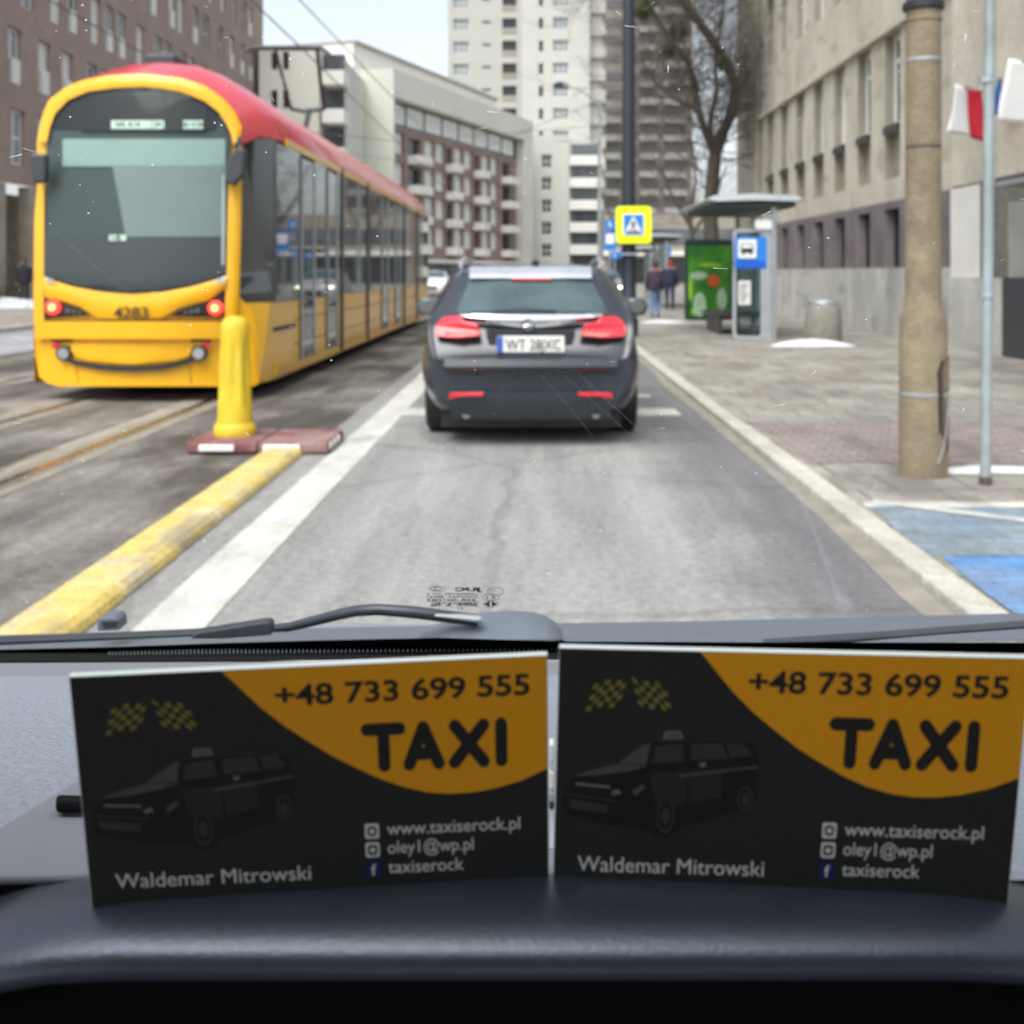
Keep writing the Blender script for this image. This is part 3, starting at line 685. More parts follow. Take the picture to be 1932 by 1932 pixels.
# ------------------------------------------------------------------ tram
tram = thing('tram', (-4.25, 12.2, 0), 'yellow tram with a red roof, dark screen and lit red lamps', 'tram')
def DF(u, v):
    return 12.02+.33*((u-272)/205)**2+(max(0, 540-v)/425)**1.5*.45
def F(u, v, off=0): return at(u, v, DF(u, v)+off)
def interp(tab, v):
    if v <= tab[0][0]: return tab[0][1:]
    for a, b in zip(tab, tab[1:]):
        if a[0] <= v <= b[0]:
            k = (v-a[0])/(b[0]-a[0]); return [p+(q-p)*k for p, q in zip(a[1:], b[1:])]
    return tab[-1][1:]
sil = [(139, 240, 300), (142, 206, 325), (152, 154, 360), (161, 132, 386), (185, 96, 420), (212, 82, 444), (239, 75, 456), (267, 70, 457), (342, 71, 456), (410, 65, 456), (560, 63, 452), (578, 63, 468), (600, 63, 480), (660, 65, 488), (711, 74, 491), (722, 88, 490), (729, 110, 478)]
def strip(mb, tab, off, nu=24, dv=6, mi=0, bulge=0, fn=F):
    v0, v1 = tab[0][0], tab[-1][0]; n = max(2, int((v1-v0)/dv)); rows = []
    vs = sorted({v0+(v1-v0)*i/n for i in range(n+1)} | {t[0] for t in tab})
    for v in vs:
        l, r = interp(tab, v); rows.append([fn(l+(r-l)*i/nu, v, off-bulge*math.sin(math.pi*i/nu)) for i in range(nu+1)])
    mb.loft(rows, closed=False, cap=False, mi=mi)
mb = MB(); strip(mb, sil, .03); mb.build('front_shell', M['yellow'], tram, smooth=60)
arch_in = [(88, 268), (94, 239), (106, 212), (130, 188), (171, 171), (222, 165), (273, 164), (342, 173), (386, 191), (417, 215), (432, 246), (441, 273)]
arch_out = [(70, 267), (79, 222), (91, 191), (120, 167), (154, 152), (205, 142), (273, 139), (342, 147), (386, 161), (420, 185), (444, 212), (456, 239), (452, 273)]
scr = [(164, 250, 290), (165, 222, 300), (171, 171, 330), (176, 157, 347), (188, 130, 380), (200, 118, 400), (215, 104, 417), (246, 92, 433), (273, 87, 438), (342, 84, 433), (376, 83, 431), (520, 82, 428), (526, 92, 412), (540, 137, 362), (550, 191, 308), (554, 228, 250)]
# interior behind the windscreen: header box, blind, painted reflection, dash
def backing(u0, u1, v0, v1, off, m, name): 
    b_ = MB(); b_.grid(lambda a, b: F(u0+(u1-u0)*a, v0+(v1-v0)*b, off), 10, 4); return b_.build(name, m, tram)
mb = MB(); strip(mb, [(t[0], t[1]+1, t[2]-1) for t in scr], .005, 24, 8); mb.build('cab_interior', M['cabdark'], tram)
def poly_b(tab, name, m, off=-.014):
    b_ = MB(); strip(b_, tab, off, 16, 8); return b_.build(name, m, tram, fix=False)
backing(100, 408, 180, 243, -.012, M['black'], 'display_box')
backing(118, 425, 262, 314, -.014, M['teal'], 'sun_blind')
poly_b([(312, 212, 426), (440, 236, 426), (447, 236, 426)], 'screen_reflection', M['tgrey'])  # pale grey panel painting the reflection across the screen
poly_b([(446, 84, 425), (518, 84, 426), (538, 140, 362), (548, 230, 300)], 'driver_desk', mat('cab_desk_grey', (.085, .09, .10), .6), -.02)
poly_b([(330, 419, 424), (500, 418, 423)], 'door_frame_or_glint', M['signwhite'], -.022)  # white strip painting the bright reflection at the screen edge
mb = MB(); strip(mb, scr, -.05, 28, 8, bulge=.03); mb.build('windscreen', M['tscreen'], tram, smooth=60)
disp = MB(); disp.grid(lambda a, b: F(150+240*a, 196+50*b, -.03), 10, 2); do = disp.build('destination_display', M['black'], tram)
mb = MB()
fnD = lambda x, y: F(x, -y, -.034)
r5 = random.Random(2)
def led_rows(mb, u0, u1, v0, v1, off):
    u = u0
    while u < u1:
        wd = r5.uniform(2.5, 5)
        for a, b in ((v0, v0+(v1-v0)*.36), (v0+(v1-v0)*.62, v1)) if r5.random() < .6 else ((v0, v1),): mb.face([F(u, b, off), F(u+wd, b, off), F(u+wd, a, off), F(u, a, off)])
        u += wd+r5.uniform(.8, 2)
led_rows(mb, 210, 306, 227, 243, -.034); led_rows(mb, 346, 380, 227, 243, -.034); mb.build('lettering', M['led'], do, fix=False)
mb = MB(); led_rows(mb, 206, 218, 443, 454, -.03); led_rows(mb, 226, 236, 443, 454, -.03); mb.build('run_number', M['led'], tram, fix=False)
# arch and pillars
def band(mb, A, B, off0, off1, mi=0):
    mb.loft([[F(*p, off0) for p in A], [F((p[0]+q[0])/2, (p[1]+q[1])/2, off1) for p, q in zip(A, B)], [F(*p, off0) for p in B]], closed=False, cap=False, mi=mi)
ai = [arch_in[0]]+arch_in[1:6]+[arch_in[6]]+arch_in[7:]
ai = [(88, 268), (94, 239), (104, 214), (128, 189), (165, 173), (215, 166), (273, 164), (342, 173), (386, 191), (412, 211), (426, 232), (436, 252), (441, 273)]
mb = MB(); band(mb, arch_out, ai, -.055, -.085); mb.build('arch_trim', M['yellow'], tram, smooth=60)
mb = MB(); band(mb, [(71, 342), (65, 410), (63, 581), (66, 640)], [(84, 342), (83, 410), (82, 581), (84, 640)], -.04, -.07)
mb.build('corner_pillar', M['yellow'], tram, smooth=60)
mb = MB(); band(mb, [(431, 344), (429, 410), (427, 520), (424, 600)], [(456, 344), (454, 410), (449, 571), (446, 600)], -.04, -.07)
mb.build('corner_pillar', M['yellow'], tram, smooth=60)
# face: smile panel, lamps, bumper
up = [(522, 82, 428)]
def poly(pts, off, name, m, th=.02, parent=tram, inner=True, smooth=False, bev=.008):
    b_ = MB(); b_.prism([F(u, v, off) for u, v in pts], (0, th, 0)); return b_.build(name, m, parent, bevel=bev)
mb = MB()
top = [(82, 522), (92, 527), (137, 541), (191, 551), (247, 555), (308, 551), (362, 541), (410, 527), (428, 521)]
bot = [(84, 560), (113, 566), (150, 578), (185, 600), (247, 604), (305, 600), (340, 580), (393, 566), (424, 545)]
mb.loft([[F(*p, -.045) for p in top], [F((p[0]+q[0])/2, (p[1]+q[1])/2, -.085) for p, q in zip(top, bot)], [F(*q, -.05) for q in bot]], closed=False, cap=False)
mb.build('face_panel', M['yellow'], tram, smooth=60)
mb = MB()
put_text(mb, '4283', lambda x, y: F(x, -y, -.10), 214, -601, 65, 22, .015); mb.build('fleet_number', M['ink'], tram, fix=False)
poly([(81, 566), (84, 563), (112, 569), (146, 581), (170, 594), (81, 600)], -.035, 'lamp_cluster', M['black'])
poly([(425, 550), (425, 597), (393, 597), (322, 596), (337, 586), (360, 578), (394, 568), (421, 545)], -.035, 'lamp_cluster', M['black'])
poly([(84, 521), (100, 528), (102, 537), (86, 530)], -.09, 'corner_trim', M['chrome'], .01)
poly([(427, 520), (410, 528), (404, 537), (424, 530)], -.09, 'corner_trim', M['chrome'], .01)
for u, v in ((99.3, 579.7), (406, 581)):
    b_ = MB(); c = F(u, v, -.10); b_.lathe([(.078, 0), (.075, .03), (.04, .04), (.001, .042)], (0, 0, 0), 20)
    b_.v = [(c.x+p[0], c.y-p[2]+.02, c.z+p[1]) for p in b_.v]; lo = b_.build('tail_lamp', M['tail'], tram, smooth=True)
    b_ = MB(); b_.disc((c.x, c.y-.024, c.z), .036, 16); b_.build('lamp_core', M['tailcore'], lo, fix=False)
for uu, s_ in ((128, 1), (372, -1)):
    for k in range(3):
        b_ = MB(); c = F(uu+s_*k*11, 586+k*2, -.06); b_.disc(c, .03-.005*k, 14, depth=.02); b_.build('indicator_lamp', M['cardgrey'], tram)
mb = MB(); strip(mb, [(606.5, 72, 437), (612, 70, 438), (632, 74, 437), (639, 80, 432)], -.06, 24, 6, bulge=.05); mb.build('bumper', M['yellow'], tram, smooth=60)
mb = MB(); strip(mb, [(604, 80, 425), (606.4, 80, 425)], -.04, 24, 2); mb.build('seam', M['ink'], tram)
for pts in ([(93, 640), (133, 640), (133, 645), (98, 645)], [(360, 640), (400, 640), (396, 645), (360, 645)]): poly(pts, -.02, 'vent_slot', M['ink'])
sm = [(107, 664), (120, 674), (142, 684), (191, 693), (247, 696), (304, 693), (346, 684), (372, 674), (388, 664)]
mb = MB(); mb.loft([[F(u, v-4.5, -.0) for u, v in sm], [F(u, v-4.5, -.035) for u, v in sm], [F(u, v+5, -.035) for u, v in sm], [F(u, v+5, 0) for u, v in sm]], closed=False, cap=False); mb.build('bumper_gap', M['black'], tram)
for u, v, s_ in ((119.5, 667, 1), (374.5, 667, -1)):
    c = F(u, v, -.05); b_ = MB(); b_.disc(c, .085, 18, depth=.05); lo = b_.build('headlight', M['black'], tram)
    b_ = MB(); b_.disc((c.x, c.y-.012, c.z), .06, 18, depth=.02); b_.build('lens', M['chrome'], lo)
    c2 = F(u-15*s_, 652, -.03); b_ = MB(); b_.disc(c2, .04, 12, depth=.03); b_.build('red_reflector', M['redlens'], tram)
mb = MB(); strip(mb, [(648, 136, 362), (660, 134, 364), (672, 142, 356), (681, 165, 330), (686, 205, 290)], -.02, 16, 5, bulge=.03); mb.build('nose_panel', M['yellow'], tram, smooth=60)
for tab in ([(640, 135.4, 136.2), (684, 141, 142), (724, 148, 149.2)], [(640, 361.5, 362.4), (684, 357, 358), (724, 360, 361.2)]):
    mb = MB(); strip(mb, tab, .022, 1, 8); mb.build('seam', M['ink'], tram)
# body sides
XL, XR, Y0, Y1 = -5.5, -3.0, 12.5, 31.5
mb = MB()
prof = [(XL, 2.95), (XL-.0+.03, 3.2), (-5.3, 3.38), (-5.05, 3.58), (-4.75, 3.75), (-4.5, 3.85), (-4.25, 3.88), (-4.0, 3.85), (-3.75, 3.75), (-3.45, 3.58), (-3.2, 3.38), (-3.04, 3.2), (XR, 2.95)]
cap0 = [F(u, v, -.03) for u, v in arch_out]
ringA = [Vector((x, 13.4, z)) for x, z in prof]
mid = [a.lerp(b, .45)+Vector((0, 0, .07)) for a, b in zip(cap0, ringA)]
rings = [cap0, mid, ringA]+[[Vector((x, yy, z)) for x, z in prof] for yy in (17.3, 17.34, 20.0, 20.04, 24, 28, 30.6)]
rings += [[Vector((-4.25+(x+4.25)*.93, 31.3, 2.8+(z-2.8)*.9)) for x, z in prof]]
mb.loft(rings, closed=False, cap=False); mb.build('roof', M['tred'], tram, smooth=50)
mb = MB()
mb.box(XL, XR, 12.75, Y1, .30, 1.05)
mb.face([at(489, 722, 12.36), (XR, 12.75, .17), (XR, 12.75, 1.05), at(468, 578, 12.36)]); mb.face([(XR, 12.75, .17), (XR, Y1, .17), (XR, Y1, .31), (XR, 12.75, .31)])
mb.face([at(65, 722, 12.36), (XL, 12.9, .17), (XL, 12.9, 1.05), at(63, 578, 12.36)])
mb.face([(XL, 12.75, .17), (XL, Y1, .17), (XL, Y1, .31), (XL, 12.75, .31)])
mb.face([at(452, 571, 12.5), (XR-.02, 13.6, 1.05), (XR, 12.75, 1.05), at(468, 578, 12.36)])
mb.build('lower_body', M['ydirt'], tram)
mb = MB(); mb.box(XL+.05, XR-.05, 13.0, Y1-.1, 1.06, 2.95); mb.box(XL+.06, XR-.06, 13.2, 17.2, .12, .29); mb.box(XL+.3, XR-.3, 13, 31, .08, .3); mb.build('underframe', M['black'], tram)
mb = MB(); mb.face([at(455, 262, 12.75), (XR, 12.95, 2.93), (XR, 12.95, 1.055), at(449, 571, 12.46)]); mb.build('cab_window', M['tglass'], tram)
mb = MB(); mb.face([at(72, 262, 12.75), (XL, 13.55, 2.93), (XL, 13.55, 1.055), at(64, 571, 12.46)]); mb.build('cab_window', M['tglass'], tram)
segs = [(12.97, 14.3), (15.25, 16.1), (17.0, 17.32), (17.5, 20.0), (20.2, 21.9), (22.85, 24.0), (24.9, 25.6), (25.8, 28.4), (28.6, 31.4)]
for sx in (XR, XL):
    e = .012 if sx == XR else -.012
    for a, b in segs:
        m2 = MB(); m2.box(min(sx, sx+e), max(sx, sx+e), a, b, 1.055, 2.90); m2.build('side_window', M['tglass'], tram)
    for a, b in ((14.33, 15.22), (16.13, 16.97), (21.93, 22.82), (24.03, 24.87)):
        m2 = MB(); m2.box(min(sx, sx+e*1.6), max(sx, sx+e*1.6), a, b, .30, 2.86); dr = m2.build('door', M['tglass'], tram)
        m2 = MB(); ex = sx+e*1.7; m2.box(min(ex, ex+e), max(ex, ex+e), a, a+.07, .28, 2.86); m2.box(min(ex, ex+e), max(ex, ex+e), b-.07, b, .28, 2.86); m2.build('door_frame_or_glint', M['steel'], dr)
    for a in (17.32, 20.0, 25.6, 28.4):
        m2 = MB(); m2.box(min(sx, sx+e*2.5), max(sx, sx+e*2.5), a, a+.17, .2, 3.0); m2.build('joint_strip', M['dark'], tram)
    m2 = MB(); m2.box(min(sx, sx+e*1.8), max(sx, sx+e*1.8), 13.5, 31.4, 2.905, 3.0); m2.build('roof_band', M['yellow'], tram)
for zz_ in (.50, .80):
    for a, b in ((14.0, 14.3), (15.25, 16.1), (17.5, 20.0), (20.2, 21.9), (22.9, 24.0), (25.8, 28.4)):
        m2 = MB(); m2.box(XR, XR+.004, a, b, zz_, zz_+.012); m2.build('seam', M['ink'], tram)
mb = MB(); mb.box(XR, XR+.025, 12.9, 14.0, .72, .76); mb.build('grab_slot', M['ink'], tram)
mb = MB(); mb.box(XR+.0, XR+.02, 12.95, 13.9, .22, .34); mb.build('skirt_flap', M['yellow'], tram)
mb = MB(); c = at(464, 550, 12.9); mb.disc((c.x+.02, c.y, c.z), .06, 14, normal=(1, -.6, 0), depth=.03); mb.build('side_indicator', M['adorange'], tram)
# mirrors on arms
for pts, yy in (([(54, 288), (86, 290), (86, 344), (60, 346)], 12.2), ([(448, 274), (463, 282), (459, 330), (440, 350), (421, 346), (428, 300)], 12.15)):
    m2 = MB(); m2.prism([at(u, v, yy) for u, v in pts], (0, .12, 0)); mo = m2.build('mirror', M['dark'], tram, bevel=.03)
m2 = MB(); m2.tube([at(446, 276, 12.2), at(452, 262, 12.4), at(448, 262, 12.6)], .03); m2.build('mirror_arm', M['dark'], tram)
# roof gear and pantograph
mb = MB(); mb.box(-4.62, -4.25, 13.3, 14.6, 3.78, 3.98); mb.box(-4.5, -4.35, 13.4, 14.2, 3.975, 4.03); mb.build('roof_box', M['dark'], tram, bevel=.03)
pg_ = thing('pantograph', (0, 0, 0), None, None); pg_.parent = tram
PY = 20.0
def pt_(mb, pts, r): mb.tube([at(u, v, PY+dy) for u, v, dy in pts], r, 6)
mb = MB(); pt_(mb, [(462, 96, 0), (480, 89, 0), (555, 89, 0), (605, 90, 0), (622, 102, 0)], .035); pt_(mb, [(480, 92, .4), (605, 93, .4)], .03); mb.build('contact_bar', M['pant'], pg_)
mb = MB(); pt_(mb, [(520, 92, .2), (530, 135, .4), (540, 170, .8), (549, 205, 1.2)], .03); pt_(mb, [(598, 92, .2), (604, 150, .6), (612, 205, 1.2)], .035); pt_(mb, [(549, 205, 1.2), (575, 210, 1.2), (612, 205, 1.2)], .045); mb.build('upper_arm', M['pant'], pg_)
mb = MB(); pt_(mb, [(583, 208, 1.2), (580, 225, .9), (576, 242, .5)], .05); mb.build('lower_arm', M['pant'], pg_)

# ------------------------------------------------------------------ dark estate car ahead
car = thing('estate_car', (-.035, 11.2, 0), 'dark blue-grey estate car with silver roof rails, seen from behind', 'car')
CX = -.035
def sect(Y, zb, w_low, w_mid, w_sh, z_sh, w_top, z_top, zc):
    """half outline from the floor centre over the flank to the roof centre"""
    h = [(0, zb), (w_low*.9, zb), (w_low, zb+.10), (w_mid, .50), (w_mid, .68), (w_sh*1.005, z_sh-.14), (w_sh, z_sh), (w_top+(w_sh-w_top)*.56, z_sh+(z_top-z_sh)*.55), (w_top, z_top-.05), (w_top*.9, z_top), (0, zc)]
    pts = [(x, z) for x, z in h]+[(-x, z) for x, z in h[-2:0:-1]]
    return [Vector((CX+x, Y, z)) for x, z in pts]
S = [(9.02, .36, .66, .74, .72, .66, .66, .68, .685), (8.98, .30, .72, .80, .79, .70, .74, .72, .73), (9.06, .26, .76, .85, .83, .84, .78, .86, .87), (9.14, .24, .78, .875, .845, .98, .80, 1.01, 1.035),
     (9.24, .22, .8, .895, .84, 1.03, .76, 1.07, 1.085), (9.42, .20, .82, .91, .845, 1.035, .66, 1.26, 1.285), (9.60, .20, .84, .925, .865, 1.04, .66, 1.395, 1.41), (9.72, .20, .85, .93, .87, 1.04, .66, 1.435, 1.455),
     (10.3, .20, .86, .93, .88, 1.035, .665, 1.465, 1.50), (11.3, .20, .86, .925, .885, 1.02, .665, 1.465, 1.51), (12.0, .20, .86, .925, .87, .99, .60, 1.40, 1.45), (12.9, .20, .86, .92, .86, .93, .62, .97, 1.0), (13.6, .22, .8, .88, .8, .84, .6, .87, .89), (13.85, .3, .6, .7, .62, .7, .5, .72, .73)]
mb = MB(); mb.loft([sect(*s_) for s_ in S]); bo = mb.build('body', M['carbody'], car, smooth=True); md = bo.modifiers.new('round', 'SUBSURF'); md.levels = 2; md.render_levels = 2
# rear window, trims, spoiler
def cp(u, v, Y): return at(u, v, Y)
def patch(pts, ys, name, m, th=.02, parent=car, bev=.006):
    b_ = MB(); b_.prism([at(u, v, y) for (u, v), y in zip(pts, ys)], (0, th, 0)); return b_.build(name, m, parent, bevel=bev)
mb = MB()
rw = [(528, 886, 1113, 9.52), (545, 879, 1124, 9.43), (570, 868, 1137, 9.28), (589, 861, 1146, 9.165)]
mb.loft([[at(l+(r-l)*i/16, v, y-.03-.05*math.sin(math.pi*i/16)) for i in range(17)] for v, l, r, y in rw], closed=False, cap=False); mb.build('rear_window', M['carglass'], car, smooth=True)
mb = MB(); mb.loft([[at(886+(1116-886)*i/12, v, y) for i in range(13)] for v, y in ((503, 9.72), (510, 9.50), (524, 9.44), (529, 9.5))], closed=False, cap=False); mb.build('roof_spoiler', M['silver'], car, smooth=True)
patch([(965, 524), (1040, 524), (1040, 529), (965, 529)], [9.41]*4, 'brake_light', M['redlens'])
for sx in (-1, 1):
    mb = MB(); mb.tube([(CX+sx*.60, 9.62, 1.43), (CX+sx*.61, 9.75, 1.485), (CX+sx*.62, 10.5, 1.525), (CX+sx*.62, 11.6, 1.50), (CX+sx*.60, 11.9, 1.45)], .018, 8); mb.build('roof_rail', M['silver'], car, smooth=True)
    mb = MB(); mb.prism([(CX+sx*.868, 9.75, 1.06), (CX+sx*.70, 9.85, 1.36), (CX+sx*.70, 10.5, 1.39), (CX+sx*.875, 10.5, 1.06)], (sx*.012, 0, 0)); mb.build('side_window', M['panedark'], car)
    mb = MB(); mb.prism([(CX+sx*.875, 10.6, 1.06), (CX+sx*.705, 10.6, 1.39), (CX+sx*.70, 11.6, 1.39), (CX+sx*.875, 11.9, 1.05)], (sx*.012, 0, 0)); mb.build('side_window', M['panedark'], car)
    # mirrors
    mb = MB(); c = Vector((CX+sx*1.10, 11.95, 1.03)); mb.lathe([(.001, -.1), (.075, -.085), (.10, -.03), (.10, .04), (.07, .085), (.001, .095)], c, 16, sx=1.25, sy=.6); mo = mb.build('mirror', M['carglass'], car, smooth=True)
    mb = MB(); mb.disc((c.x, c.y-.066, c.z), .085, 16, depth=.008, ry=.065); mb.build('mirror_glass', M['dusky'], mo)
    mb = MB(); mb.tube([(CX+sx*.86, 11.98, .98), (c.x-sx*.05, 11.98, .98)], .025, 8); mb.build('mirror_arm', M['carbody'], car)
# chrome strip with round emblem
mb = MB(); n = 16
t_ = [(868+(1137-868)*i/n, 590.5) for i in range(n+1)]; b2 = [(868+(1137-868)*i/n, 600+17*math.sin(math.pi*i/n)**.8) for i in range(n+1)]
dy = lambda i: 9.09-.06*math.sin(math.pi*i/n)
mb.loft([[at(*p, dy(i)+.03) for i, p in enumerate(t_)], [at(p[0], p[1]+3, dy(i)-.01) for i, p in enumerate(t_)], [at(p[0], (p[1]+q[1])/2, dy(i)-.02) for i, (p, q) in enumerate(zip(t_, b2))], [at(*p, dy(i)+.01) for i, p in enumerate(b2)]], closed=False, cap=False); mb.build('chrome_strip', M['chrome'], car, smooth=True)
mb = MB(); c = at(996, 613, 8.985); mb.tube([(c.x+.043*math.cos(a), c.y, c.z+.043*math.sin(a)) for a in [2*math.pi*k/24 for k in range(25)]], .008, 6); mb.tube([(c.x-.036, c.y, c.z-.010), (c.x+.01, c.y-.004, c.z-.006), (c.x-.01, c.y-.004, c.z+.006), (c.x+.036, c.y, c.z+.010)], .006, 5); mb.build('emblem', M['chrome'], car, smooth=True)
# tail lights
TL = [(835, 598), (867, 595), (876, 607), (900, 611), (905, 624), (908, 635), (870, 638), (822, 635), (822, 614)]
TLY = [9.17, 9.06, 9.04, 9.01, 9.00, 9.00, 8.98, 9.03, 9.09]
for s_ in (0, 1):
    P_ = [(u if not s_ else 2003-u, v) for u, v in TL]
    tl = patch(P_, [y-.02 for y in TLY], 'tail_light', M['redlens'], .06, bev=.012)
    q = [(u if not s_ else 2003-u, v) for u, v in [(840, 627), (900, 626), (903, 633), (870, 635), (836, 633)]]
    patch(q, [9.0, 8.97, 8.965, 8.965, 9.02], 'lens_strip', M['palered'], .01, tl, .002)
    q = [(u if not s_ else 2003-u, v) for u, v in [(849, 741), (913, 740), (911, 748), (870, 748), (846, 753)]]
    patch(q, [8.92, 8.90, 8.90, 8.90, 8.93], 'reflector', M['redlens'], .03)
# plate, handle strip, bumper parts
pl = patch([(937, 634), (1065, 634), (1065, 665), (937, 665)], [8.985]*4, 'number_plate', M['platew'], .015)
patch([(937.5, 634.5), (948, 634.5), (948, 664.5), (937.5, 664.5)], [8.975]*4, 'country_band', M['plateblue'], .006, pl, 0)
mb = MB(); put_text(mb, 'WT 28JXC', lambda x, y: at(x, -y, 8.974), 955, -659.5, 103, 19, 0); mb.build('lettering', M['ink'], pl, fix=False)
patch([(916, 622), (1086, 622), (1076, 668), (926, 668)], [9.03]*4, 'plate_recess', M['black'], .02)
mb = MB(); mb.loft([[at(838+(1166-838)*i/12, v, y-.04*math.sin(math.pi*i/12)) for i in range(13)] for v, y in ((672, 9.04), (678, 8.96), (692, 8.94), (700, 8.97))], closed=False, cap=False); mb.build('bumper', M['carbody'], car, smooth=True)
mb = MB(); mb.loft([[at(850+(1152-850)*i/12, v, y-.03*math.sin(math.pi*i/12)) for i in range(13)] for v, y in ((735, 9.0), (742, 8.96), (768, 8.97), (792, 9.08))], closed=False, cap=False); mb.build('lower_bumper', M['carbody'], car, smooth=True)
mb = MB(); mb.tube([at(930, 586.5, 9.08), at(985, 582, 9.09), at(1050, 586, 9.08)], .008, 6); mb.build('rear_wiper', M['black'], car)
mb = MB(); mb.lathe([(.035, 0), (.03, .05), (.001, .06)], at(1010, 503, 9.9), 12, sy=2.2); mb.build('antenna_fin', M['black'], car, smooth=True)
for sx in (-1, 1):
    mb = MB(); mb.tube([(CX+sx*.52, 9.03, .26), (CX+sx*.52, 9.4, .26)], .035, 12); mb.build('exhaust_pipe', M['rim'], car)
mb = MB(); mb.box(CX-.74, CX+.74, 9.3, 13.4, .12, .42); mb.build('underbody', M['black'], car)
wm = []
for k, (sx, yy) in enumerate(((-1, 9.98), (1, 9.98), (-1, 12.85), (1, 12.85))):
    if k == 0:
        b_ = MB(); pr = [(.20, -.11), (.30, -.115), (.325, -.10), (.333, -.06), (.333, .06), (.325, .10), (.30, .115), (.20, .11)]
        b_.loft([[(z, r*math.cos(a), r*math.sin(a)) for r, z in pr] for a in [2*math.pi*i/28 for i in range(28)]]+[[(z, r, 0) for r, z in pr]], True, False)
        ty = b_.build('wheel', M['black'], None, smooth=True)
        b_ = MB(); b_.lathe([(.001, 0), (.205, .0), (.205, .03), (.001, .05)], (0, 0, 0), 20); b_.v = [(-.09-p[2], p[0], p[1]) for p in b_.v]; b_.build('rim', M['rim'], ty)
        wproto = ty; o = ty
    else: o = copy_tree(wproto)
    o.parent = car; o.location = Vector((CX+sx*.80, yy, .333))-Vector(car.location)
    if sx > 0: o.rotation_euler = (0, 0, math.pi)

# ------------------------------------------------------------------ bollard, its base, the yellow separator
base = thing('rubber_island', (-2.17, 9, 0), 'low red brown rubber base plate with white reflectors under the yellow bollard', 'base plate')
m2 = MB(); m2.box(-2.68, -2.13, 8.62, 9.36, .004, .10); m2.build('plate', M['maroon'], base, bevel=.025)
m2 = MB(); m2.box(-2.12, -1.585, 8.60, 9.34, .004, .098); m2.build('plate', M['maroon'], base, bevel=.025)
for x0, x1 in ((-2.57, -2.30), (-2.08, -1.80)):
    m2 = MB(); m2.box(x0, x1, 8.588, 8.62, .03, .078); m2.build('reflector', M['reflector'], base, bevel=.008)
for k in range(3):
    m2 = MB(); m2.disc((-1.578, 8.72+.17*k, .055), .03, 14, normal=(1, 0, 0), depth=.012); m2.build('reflector_stud', M['reflector'], base)
bl = thing('bollard', (-2.40, 9.0, .1), 'yellow fluted plastic bollard with a rounded top', 'bollard')
def flute(prof, n=48, amp=.02, z0=.25, z1=.72):
    rings = []
    for r, z in prof:
        rings.append([(-2.40+(r-(amp*(1-abs(math.cos(3.5*a)))**.7 if z0 < z < z1 else 0))*math.cos(a), 9.0+(r-(amp*(1-abs(math.cos(3.5*a)))**.7 if z0 < z < z1 else 0))*math.sin(a), .1+z) for a in [2*math.pi*k/n for k in range(n)]])
    return rings
mb = MB(); mb.loft(flute([(.142, .085), (.136, .14), (.132, .24), (.131, .30), (.126, .45), (.121, .6), (.117, .70), (.112, .76), (.112, .84), (.106, .885), (.085, .925), (.05, .945), (.001, .95)])); mb.build('shaft', M['boll'], bl, smooth=50)
mb = MB(); mb.lathe([(.162, 0), (.166, .03), (.160, .075), (.143, .095)], (-2.40, 9.0, .1), 32); mb.build('foot', M['boll'], bl, smooth=True)
sp = thing('lane_separator', (-1.9, 6.5, 0), 'low yellow kerb strip in bolted pieces along the white line', 'lane divider')
yy = 2.6; k = 0
while yy < 8.6:
    y2 = min(yy+.74, 8.62); xa = -1.905-.02*((yy-4)/4); 
    mb = MB(); pr = [(-.155, .004), (-.14, .040), (-.11, .062), (.11, .062), (.14, .040), (.155, .004)]
    mb.loft([[(xa+x*s_, y_, z*s2) for x, z in pr] for y_, s_, s2 in ((yy+.008, .93, .92), (yy+.03, 1, 1), (y2-.03, 1, 1), (y2-.008, .93, .92))]); mb.build('separator_piece', M['sep'], sp, bevel=.006)
    yy += .745

# ------------------------------------------------------------------ poles, signs, street lamp
cpole = thing('concrete_pole', (2.585, 7.5, .046), 'thick yellowish round concrete pole with a wider foot and a rusty hatch', 'utility pole')
PX, PYY = 2.59, 7.52
mb = MB(); mb.lathe([(.157, .047), (.157, .3), (.155, 1.05), (.148, 1.11), (.124, 1.16), (.118, 1.22), (.114, 3.08)], (PX, PYY, 0), 28); mb.lathe([(.112, 3.08), (.105, 7.5)], (PX, PYY, 0), 28); mb.build('shaft', M['concrete'], cpole, smooth=True)
for z, m_, r_ in ((3.14, 'black', .135), (3.08, 'concrete', .122), (2.81, 'steel', .119), (2.23, 'dirt', .1165)):
    mb = MB(); mb.lathe([(r_-.01, z-.012), (r_, z-.01), (r_, z+.01), (r_-.01, z+.012)] if m_ != 'black' else [(r_-.02, z-.0), (r_, z+.01), (r_, z+.05), (r_-.02, z+.07)], (PX, PYY, 0), 28); mb.build('collar', M[m_], cpole, smooth=True)
mb = MB(); mb.lathe([(.157, .575), (.1615, .578), (.1615, .600), (.157, .603)], (PX, PYY, 0), 28); mb.build('strap', M['steel'], cpole, smooth=True)
mb = MB()
def hatch(a, z): return (PX+.162*math.sin(R(a)), PYY-.162*math.cos(R(a)), z)
mb.loft([[hatch(a, z) for a in (a0, a0+8, 74, 84)] for z, a0 in ((.22, 52), (.26, 36), (.34, 28), (.5, 26), (.74, 24), (.80, 30), (.84, 46))], closed=False, cap=False); mb.build('hatch', M['rust'], cpole, solid=.006)
